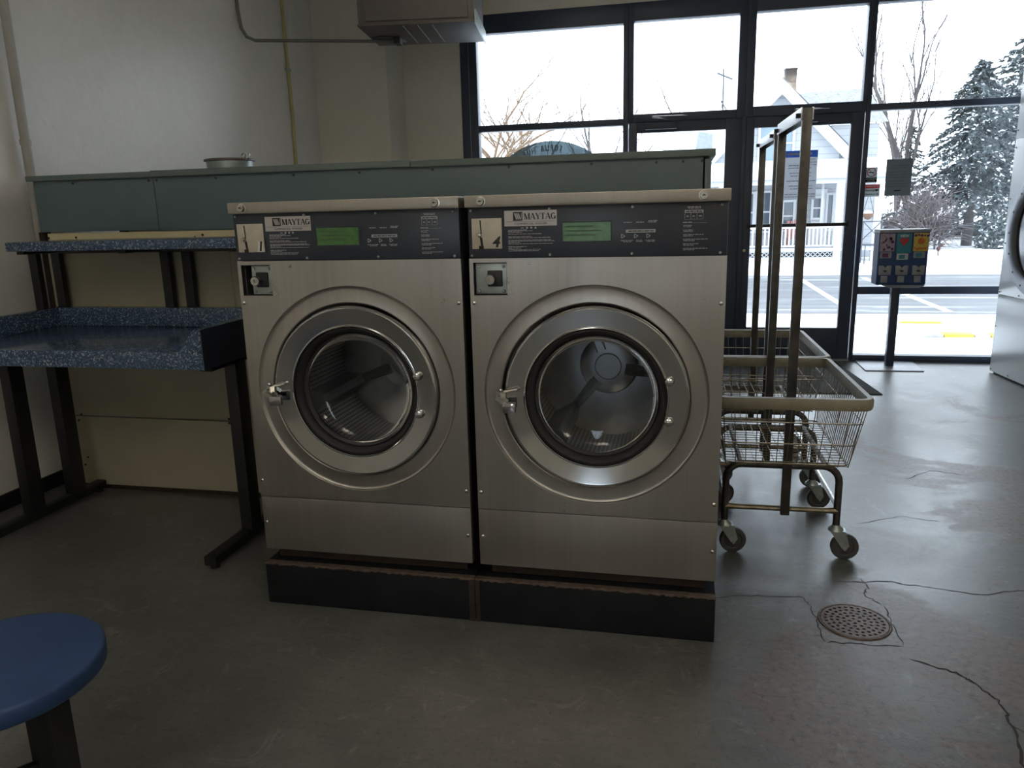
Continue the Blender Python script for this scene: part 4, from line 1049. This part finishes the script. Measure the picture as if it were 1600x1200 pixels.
# ================================================================== OUTDOORS
GZ = -.15
tag(finish('snowy_ground', MB().box(-60, 4.95, GZ - .3, 70, 140, GZ), SNOW, None, smooth=0), None, None, kind='structure')
tag(finish('sidewalk', MB().box(-6, 4.83, GZ, 9, 6.3, GZ + .02), SNOW, None, smooth=0), None, None, kind='structure')
tag(finish('road', MB().box(-40, 8.7, GZ, 60, 14.6, GZ + .006), MATS['road'], None, smooth=0), None, None, kind='structure')
for (x0, x1, y0, y1) in ((4.80, 4.90, 8.9, 14.0), (3.60, 3.70, 9.6, 14.0), (7.2, 7.3, 8.9, 13.5)):
    finish('road_line', MB().box(x0, y0, GZ + .006, x1, y1, GZ + .010), SNOW, bpy.data.objects['road'], smooth=0)
cb = thing('yellow_curb', 'snow-covered yellow painted curb stones outside the right window', 'curb', (4.3, 6.9, GZ))
YC = mat('curb_yellow', (.75, .42, .05), .7, 0, .1, 6); CG = mat('curb_concrete', (.42, .42, .44), .8, 0, .15, 6)
xx = 3.95
for i, (L, m_) in enumerate(((.22, CG), (.30, YC), (.16, CG), (.24, YC), (.2, CG), (.4, YC), (.4, CG), (.6, YC))):
    part('curb_stone', MB().box(xx + .004, 6.80, GZ, xx + L - .004, 6.98, GZ + .035), m_, cb, bev=.01); xx += L
part('curb_stone', MB().box(4.0, 7.82, GZ, 4.45, 7.94, GZ + .02), YC, cb, bev=.006)

def hs(x, z, Yp):
    k = (Yp + 2.2066) / 22.2066
    return 1.3728 + (x - 1.3728) * k, 1.3074 + (z - 1.3074) * k
hz = thing('clapboard_house', 'white clapboard house with gable, brick chimney and front porch across the road', 'house', (4.4, 20, GZ))
SID = MATS['siding']
YH = 20.0
def hbx(name, x0, z0, x1, z1, y0, y1, m, parent=None): return part(name, MB().box(x0, y0, z0, x1, y1, z1), m, parent or hz, smooth=0)
part('gable_wall', MB().prism([(2.05, GZ), (5.33, GZ), (5.33, 2.75), (3.80, 4.25), (2.05, 2.55)], YH, YH + 6), SID, hz, smooth=0)
b = MB(); b.prism([(3.80, 4.44), (5.72, 2.47), (5.60, 2.33), (3.80, 4.22), (1.95, 2.33), (1.83, 2.47)], YH - .30, YH + 6.2)
part('gable_roof', b, SNOW, hz, smooth=0)
part('gable_soffit_trim', MB().prism([(3.80, 4.27), (5.55, 2.47), (5.42, 2.40), (3.80, 4.06), (2.15, 2.40), (2.02, 2.47)], YH - .34, YH - .30), HWHITE, hz, smooth=0)
part('roof_edge', MB().prism([(3.80, 4.475), (5.76, 2.47), (5.735, 2.455), (3.80, 4.435)], YH - .32, YH + 6), DKGREY, hz, smooth=0)
b = MB(); b.quad((3.9, YH + 4.2, 4.62), (6.75, YH + 4.2, 4.66), (6.75, YH + 1.2, 3.4), (3.9, YH + 1.2, 3.4)); b.quad((3.9, YH + 4.2, 4.62), (3.9, YH + 4.3, 4.60), (6.75, YH + 4.3, 4.64), (6.75, YH + 4.2, 4.66))
part('wing_roof', b, SHING, hz, smooth=0)
hbx('wing_wall', 5.33, GZ, 6.55, 3.38, YH + 1.3, YH + 4, SID)
a0, z0_ = hs(3.90, 4.0, 21.2); a1, z1_ = hs(4.18, 4.72, 21.2)
part('chimney', MB().box(a0, 21.2, 3.2, a1, 21.6, z1_), MATS['brick'], hz, smooth=0)
part('chimney_cap', MB().box(a0 - .05, 21.15, z1_, a1 + .05, 21.65, z1_ + .09), SNOW, hz, smooth=0)
part('chimney_pot', MB().box(a0 + .07, 21.3, z1_ + .09, a1 - .08, 21.5, z1_ + .2), HWHITE, hz, smooth=0)
# upper window pair
def hwin(x0, z0, x1, z1, y, m, cross=True, sash=1, label=None):
    f = MB(); t = .06
    f.box(x0 - t, y - .06, z0 - t, x0, y, z1 + t); f.box(x1, y - .06, z0 - t, x1 + t, y, z1 + t); f.box(x0, y - .06, z0 - t, x1, y, z0); f.box(x0, y - .06, z1, x1, y, z1 + t)
    if cross: f.box(x0, y - .05, (z0 + z1) / 2 - .02, x1, y, (z0 + z1) / 2 + .02)
    for k in range(1, sash): xm = x0 + (x1 - x0) * k / sash; f.box(xm - .04, y - .05, z0, xm + .04, y, z1)
    wn = part('window', f, HWHITE, hz, smooth=0); part('pane', MB().box(x0, y - .02, z0, x1, y + .005, z1), m, wn, smooth=0)
hwin(3.34, 2.43, 4.15, 3.29, YH, HWINB)
# porch
PY = 18.7
def pX(x): return hs(x, 0, PY)[0]
def pZ(z): return hs(0, z, PY)[1]
pr0, pr1 = pX(1.9), pX(6.62)
b = MB(); b.prism([(PY - .25, pZ(2.08)), (YH, 2.42), (YH, 2.36), (PY - .25, pZ(2.02))], pr0, pr1, 'yz'); part('porch_roof', b, SNOW, hz, smooth=0)
part('porch_fascia', MB().box(pr0, PY - .22, pZ(1.93), pr1, PY - .14, pZ(2.05)), HWHITE, hz, smooth=0)
part('porch_beam', MB().box(pr0, PY - .08, pZ(1.80), pr1, PY + .08, pZ(1.94)), HWHITE, hz, smooth=0)
part('porch_ceiling', MB().box(pr0, PY, pZ(1.93), pr1, YH, pZ(1.95)), HWHITE, hz, smooth=0)
part('porch_floor', MB().box(pr0, PY - .1, pZ(.05), pr1, YH, pZ(.12)), HWHITE, hz, smooth=0)
for px_, hw in ((3.88, .07), (5.42, .09), (6.36, .09), (2.4, .07)):
    part('porch_post', MB().box(pX(px_) - hw, PY - .07, GZ, pX(px_) + hw, PY + .07, pZ(1.82)), HWHITE, hz, smooth=0)
part('porch_post', MB().box(pX(5.06) - .03, PY + .4, pZ(.1), pX(5.06) + .03, PY + .46, pZ(1.82)), HWHITE, hz, smooth=0)
for xa, xb in ((2.45, 3.84), (3.95, 5.37)):
    b = MB(); b.box(pX(xa), PY - .03, pZ(.64), pX(xb), PY + .03, pZ(.70)); b.box(pX(xa), PY - .02, pZ(.16), pX(xb), PY + .02, pZ(.20))
    n = int((pX(xb) - pX(xa)) / .095)
    for i in range(n): x = pX(xa) + (pX(xb) - pX(xa)) * (i + .5) / n; b.box(x - .02, PY - .015, pZ(.18), x + .02, PY + .015, pZ(.66))
    part('porch_railing', b, HWHITE, hz, smooth=0)
    b = MB(); za, zb2 = pZ(-.12), pZ(.01); H_ = zb2 - za; x = pX(xa) + .02; p = .115
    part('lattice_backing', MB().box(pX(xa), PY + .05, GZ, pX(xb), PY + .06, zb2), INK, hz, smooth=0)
    while x < pX(xb):
        for sgn in (1, -1):
            xs, xe = (x, x + H_) if sgn > 0 else (x + H_, x)
            b.prism([(xs - .013, za), (xs + .013, za), (xe + .013, zb2), (xe - .013, zb2)], PY - .01, PY + .01)
        x += p
    part('porch_lattice', b, HWHITE, hz, smooth=0)
    part('lattice_rail', MB().box(pX(xa), PY - .03, zb2, pX(xb), PY + .06, pZ(.05)).box(pX(xa), PY - .03, GZ, pX(xb), PY + .03, za), HWHITE, hz, smooth=0)
# porch wall details
part('front_door', MB().box(4.72, YH - .05, .2, 5.10, YH - .01, 1.66), HWHITE, hz, smooth=0)
hwin(4.76, .92, 4.98, 1.42, YH - .06, HWIN)
hwin(2.95, .60, 3.22, 1.58, YH, HWIN); hwin(3.34, .60, 3.66, 1.60, YH, HWIN)
hwin(4.02, .62, 4.26, 1.34, YH, HWIN); hwin(5.13, .62, 5.24, 1.5, YH, HWIN, False)
part('side_wall', MB().box(5.46, YH + .3, GZ, 6.50, YH + .4, 2.2), SID, hz, smooth=0)
# left wing with a low blue-grey roof, seen past the bulkhead end
hbx('left_wing_wall', 1.75, GZ, 2.05, 2.35, YH + 1, YH + 5, SID)
part('left_wing_roof', MB().prism([(1.62, 2.3), (2.15, 2.3), (2.15, 3.25), (1.75, 3.35)], YH + .9, YH + 5), SHINGB, hz, smooth=0)
# antenna and low white building at the far left
an = thing('roof_antenna', 'thin television antenna above the snowy roof across the road', 'antenna', (2.75, 26, GZ))
part('mast', MB().tube([(2.62, 26, 4.4), (2.60, 26, 5.75)], .028, 5), DKGREY, an); part('mast', MB().tube([(2.60, 26, 4.5), (2.55, 26, 4.75), (2.78, 26, 4.35)], .022, 5), DKGREY, an)
part('arm', MB().tube([(2.40, 26, 5.62), (2.9, 26, 5.40)], .03, 5), DKGREY, an)
part('support_roof', MB().prism([(.8, GZ), (3.3, GZ), (3.3, 4.4), (.8, 4.25)], 26, 30), SNOW, an, smooth=0)
sh = thing('low_white_building', 'low white building beyond the trees in the left window', 'building', (-6, 44, GZ))
part('wall', MB().box(-15, 44, GZ, -2, 48, 4.2), SID, sh, smooth=0); part('roof', MB().prism([(43.7, 4.2), (48.3, 4.2), (46, 4.9)], -15.2, -1.8, 'yz'), SNOW, sh, smooth=0)
part('eave_line', MB().box(-15.2, 43.66, 4.14, -1.8, 43.7, 4.22), DKGREY, sh, smooth=0)

# chairs and ornaments on and before the porch
bc_ = thing('iron_garden_chair', 'black iron garden chair with crossed back beside the porch', 'chair', (5.85, 18.0, GZ))
cxx, cyy = 5.62, 18.0
b = MB(); b.tube([(cxx, cyy, GZ), (cxx, cyy, .85)], .016, 5); b.tube([(cxx + .42, cyy, GZ), (cxx + .42, cyy, .85)], .016, 5); b.tube([(cxx, cyy, .84), (cxx + .42, cyy, .84)], .016, 5)
b.tube([(cxx, cyy, .84), (cxx + .42, cyy, .40)], .012, 5); b.tube([(cxx + .42, cyy, .84), (cxx, cyy, .40)], .012, 5)
part('back', b, DKGREY, bc_)
b = MB(); b.box(cxx - .02, cyy - .42, .28, cxx + .44, cyy, .31); part('seat', b, DKGREY, bc_)
for q in (0, .42): part('leg', MB().tube([(cxx + q, cyy - .4, .29), (cxx + q, cyy - .4, GZ)], .014, 5), DKGREY, bc_)
hbk = thing('hanging_basket', 'round terracotta-coloured hanging basket under the porch roof', 'planter', (pX(6.05), 18.6, 1.0))
hx = pX(6.12)
part('bowl', MB().lathe([(0, .86), (.07, .89), (.13, .98), (.14, 1.02), (0, 1.02)], (hx, 18.6, 0), 'z', 14), TERRA, hbk)
part('hanger', MB().tube([(hx - .13, 18.6, 1.02), (hx, 18.6, 1.5)], .008, 4).tube([(hx + .13, 18.6, 1.02), (hx, 18.6, 1.5)], .008, 4), DKGREY, hbk)
part('snow', MB().sphere((hx, 18.6, 1.03), .11, 8, .6), SNOW, hbk)
rc_ = thing('red_porch_chair', 'red slatted chair standing behind the porch railing', 'chair', (4.35, 19.3, .2))
rx_ = 4.08
for i in range(5): part('slat', MB().box(rx_ + i * .085, 19.55, .45, rx_ + .06 + i * .085, 19.58, .86 + (.03 if i == 2 else 0)), REDP, rc_, smooth=0)
part('seat', MB().box(rx_ - .02, 19.15, .40, rx_ + .42, 19.56, .44), REDP, rc_)
for q in (0, .38): part('leg', MB().box(rx_ + q - .02, 19.16, .16, rx_ + q + .03, 19.2, .44), REDP, rc_); part('leg', MB().box(rx_ + q - .02, 19.5, .16, rx_ + q + .03, 19.54, .44), REDP, rc_)
orn = thing('red_snow_bird', 'small reddish ornament poking out of the snow in front of the spruce', 'ornament', (8.0, 20.3, GZ))
b = MB(); ox, oy = 8.01, 20.3
b.sphere((ox, oy, .04), .055, 10, 1.2); b.sphere((ox + .07, oy, .13), .035, 8); b.tube([(ox + .01, oy, .07), (ox + .07, oy, .13), (ox + .14, oy, .16)], .03, 6, rr=[.035, .026, .01]); b.tube([(ox, oy, .03), (ox, oy, GZ)], .015, 5)
part('body', b, mat('red_brown', (.05, .018, .015), .7), orn)

def bare_tree(name, label, base, height, seed, m, lean=(0, 0), stems=1, spread=.5, depth=5, r0=.09, kids=3, up=.25, tgroup='bare trees across the road'):
    R_ = random.Random(seed); t = thing(name, label, 'tree', base, tgroup if tgroup else None)
    trunk = MB(); br = MB()
    def grow(p, d, L, r, k):
        mb = trunk if k == depth else br
        pts = [p]; q = p.copy(); dd_ = d.copy()
        for i in range(3):
            dd_ = (dd_ + Vector((R_.uniform(-1, 1), R_.uniform(-1, 1), R_.uniform(-.3, .6) + up)) * .13).normalized(); q = q + dd_ * (L / 3); pts.append(q.copy())
        mb.tube(pts, r, 5 if k > 2 else 3, rr=[r, r * .88, r * .76, r * .62], cap=False)
        if k == 0: return
        for i in range(kids + (1 if k == depth else 0)):
            tt = R_.uniform(.35, 1) if i else 1
            a = pts[min(3, int(tt * 3))]
            ang = R_.uniform(0, 2 * PI); sp = spread * R_.uniform(.5, 1.2)
            nd = (dd_ + Vector((math.cos(ang), math.sin(ang), R_.uniform(-.1, .4))) * sp).normalized()
            grow(a, nd, L * R_.uniform(.58, .80), r * (.62 if i == 0 else .48), k - 1)
    for s_ in range(stems):
        d0 = Vector((lean[0] + (s_ - (stems - 1) / 2) * .12, lean[1], 1)).normalized()
        grow(Vector(base) + Vector(((s_ - (stems - 1) / 2) * .25, 0, 0)), d0, height * .36, r0, depth)
    part('trunk', trunk, m, t, smooth=60); part('branches', br, m, t, smooth=0)
    return t
bare_tree('bare_tree', 'tall bare twin-stemmed tree left of the big spruce', (9.35, 29.5, GZ), 9.6, 12, BARKG, (.03, 0), 2, .40, 4, .12, 3, .45, None)
bare_tree('bare_tree', 'orange-tinged bare willow at the edge of the left window', (-7.75, 33, GZ), 10.8, 5, WILLOW, (.05, 0), 1, 1.05, 5, .17, 4, .10, None)
for (bx, by, sd, h, lb_) in ((-2.9, 36, 8, 9.4, 'faint bare tree right of the round sign'), (-1.0, 38, 21, 8.6, 'faint bare tree above the bulkhead, left of the glass door'), (1.5, 40, 33, 9.6, 'faint bare tree seen through the top of the left glass door'), (-5.9, 38, 44, 9.0, 'faint bare tree just left of the round sign')):
    bare_tree('bare_tree', lb_, (bx, by, GZ), h, sd, BARKG, (0, 0), 1, .5, 4, .11, 3, .3, None)

def conifer(name, label, base, H, Rb, seed, m, n_br, z0=.12, tuft=26, droop=.35, snowp=.18, power=1.0, group=None):
    R_ = random.Random(seed); t = thing(name, label, 'tree', base, group); b0 = Vector(base)
    part('trunk', MB().tube([b0, b0 + Vector((0, 0, H * .5)), b0 + Vector((0, 0, H))], .1, 8, rr=[.030 * H, .018 * H, .004]), BARK, t, smooth=60)
    fo = MB(); sn = MB()
    for i in range(n_br):
        f = (i + R_.random()) / n_br; z = H * (z0 + (1 - z0) * f); L = Rb * (1 - f) ** power * R_.uniform(.65, 1.08) + .10
        a = R_.uniform(0, 2 * PI); u = Vector((math.cos(a), math.sin(a), 0)); s_ = Vector((-u.y, u.x, 0)); o_ = b0 + Vector((0, 0, z))
        dr = droop * R_.uniform(.6, 1.3); nt_ = max(10, int(2.3 * tuft * (.35 + L / Rb)))
        for k in range(nt_):
            q = (k + R_.random()) / nt_; q = q ** .8
            c = o_ + u * (L * q) + Vector((0, 0, -dr * L * q * q + .10 * L * max(0, q - .7))) + s_ * (R_.uniform(-1, 1) * .20 * L * (1.05 - q)) + Vector((0, 0, R_.uniform(-.05, .04) * H * .1))
            d = (u * R_.uniform(.2, 1) + s_ * R_.uniform(-1, 1) + Vector((0, 0, R_.uniform(-.8, .25)))).normalized(); ln = H * R_.uniform(.014, .030)
            wv_ = d.cross(Vector((R_.uniform(-1, 1), R_.uniform(-1, 1), R_.uniform(-1, 1)))).normalized() * ln * .22
            issn = R_.random() < snowp
            tgt = sn if issn else fo
            if issn: c = c + Vector((0, 0, .02 * H * .3))
            tgt.quad(c - wv_, c + d * ln * .5 - wv_ * 1.3, c + d * ln, c + wv_)
    part('foliage', fo, m, t, smooth=0); part('snow_on_boughs', sn, SNOW, t, smooth=0)
    return t
conifer('spruce_tree', 'big dark spruce with visible trunk, right of the posted letter', (10.25, 25.2, GZ), 5.55, 2.55, 3, NEEDLE, 260, .25, 34, .42, .07, .85)
conifer('spruce_tree', 'smaller conifer left of the big spruce', (9.6, 30, GZ), 4.1, 1.3, 4, NEEDLE2, 120, .05, 22, .3, .08, .8)
conifer('cedar_tree', 'tall cedar behind the big spruce at the right edge of the window', (13.0, 30, GZ), 6.9, 2.6, 6, NEEDLE2, 240, .05, 30, .2, .14, .6)
conifer('spruce_tree', 'dark conifer filling the gap right of the big spruce', (12.4, 27.5, GZ), 5.0, 2.6, 16, NEEDLE, 220, .22, 32, .25, .10, .6)

def bush(name, label, c, rx, ry, rz, n, seed, m, ln=.16, snowp=.25, twig=False):
    R_ = random.Random(seed); t = thing(name, label, 'bush', c); fo = MB(); sn = MB(); c0 = Vector(c)
    for i in range(n):
        a, e = R_.uniform(0, 2 * PI), math.asin(R_.uniform(0, 1)); k = R_.uniform(.45, 1) ** .5
        p = c0 + Vector((rx * math.cos(a) * math.cos(e) * k, ry * math.sin(a) * math.cos(e) * k, rz * math.sin(e) * k))
        if twig:
            q = c0 + (p - c0) * R_.uniform(.1, .65) + Vector((R_.uniform(-.3, .3) * rx, 0, R_.uniform(0, .25) * rz)); pts = [q]; v = (p - q) * .3
            for k2 in range(4):
                v = v + Vector((R_.uniform(-.12, .12), R_.uniform(-.12, .12), -.05 * (k2 - 1) + R_.uniform(-.08, .08))); q = q + v * .8; q.z = max(q.z, c0.z + .05); pts.append(q.copy())
            fo.tube(pts, .01, 3, rr=[.013, .011, .009, .006, .003], cap=False); continue
        d = Vector((R_.uniform(-1, 1), R_.uniform(-1, 1), R_.uniform(-.6, .8))).normalized(); wv_ = d.cross(Vector((R_.uniform(-1, 1), R_.uniform(-1, 1), .3))).normalized() * ln * .35
        tgt = sn if R_.random() < snowp * (.4 + .9 * e) else fo
        tgt.quad(p - wv_, p + d * ln * .6 - wv_, p + d * ln, p + wv_)
    part('twigs' if twig else 'foliage', fo, m, t, smooth=0)
    if not twig: part('snow_on_leaves', sn, SNOW, t, smooth=0)
    return t
bush('evergreen_shrub', 'rounded evergreen shrub dusted with snow at the right edge of the window', (11.15, 23.6, GZ), 1.15, .9, 1.55, 8500, 31, NEEDLE2, .09, .26)
bush('bare_shrub', 'tangle of bare brown branches between the letter and the spruce', (8.45, 23.4, GZ), 1.2, .7, 2.3, 560, 32, TWIG, twig=True)
bush('bare_shrub', 'low bare brown shrub beneath the posted letter', (8.0, 25.6, GZ), .9, .8, 1.3, 260, 33, TWIG, twig=True)
bush('bare_hedge', 'long low brown hedge line behind the snowy lawn', (10.2, 31, GZ), 4.0, .6, .75, 900, 34, TWIG, twig=True)
tg = thing('chain_fence_gate', 'thin grey metal fence posts and rail beside the spruce trunk', 'fence', (9.5, 23.5, GZ))
gx, gy = 8.78, 23.3
for q in (0, .13): part('post', MB().cyl((gx + q, gy, GZ), (gx + q, gy, .52), .028, 6), DKGREY, tg)
part('rail', MB().tube([(gx + .13, gy, .50), (gx + 1.3, gy + .2, .55), (gx + 2.4, gy + .4, .55)], .014, 5), DKGREY, tg)
# fallen leaves poking through the snow
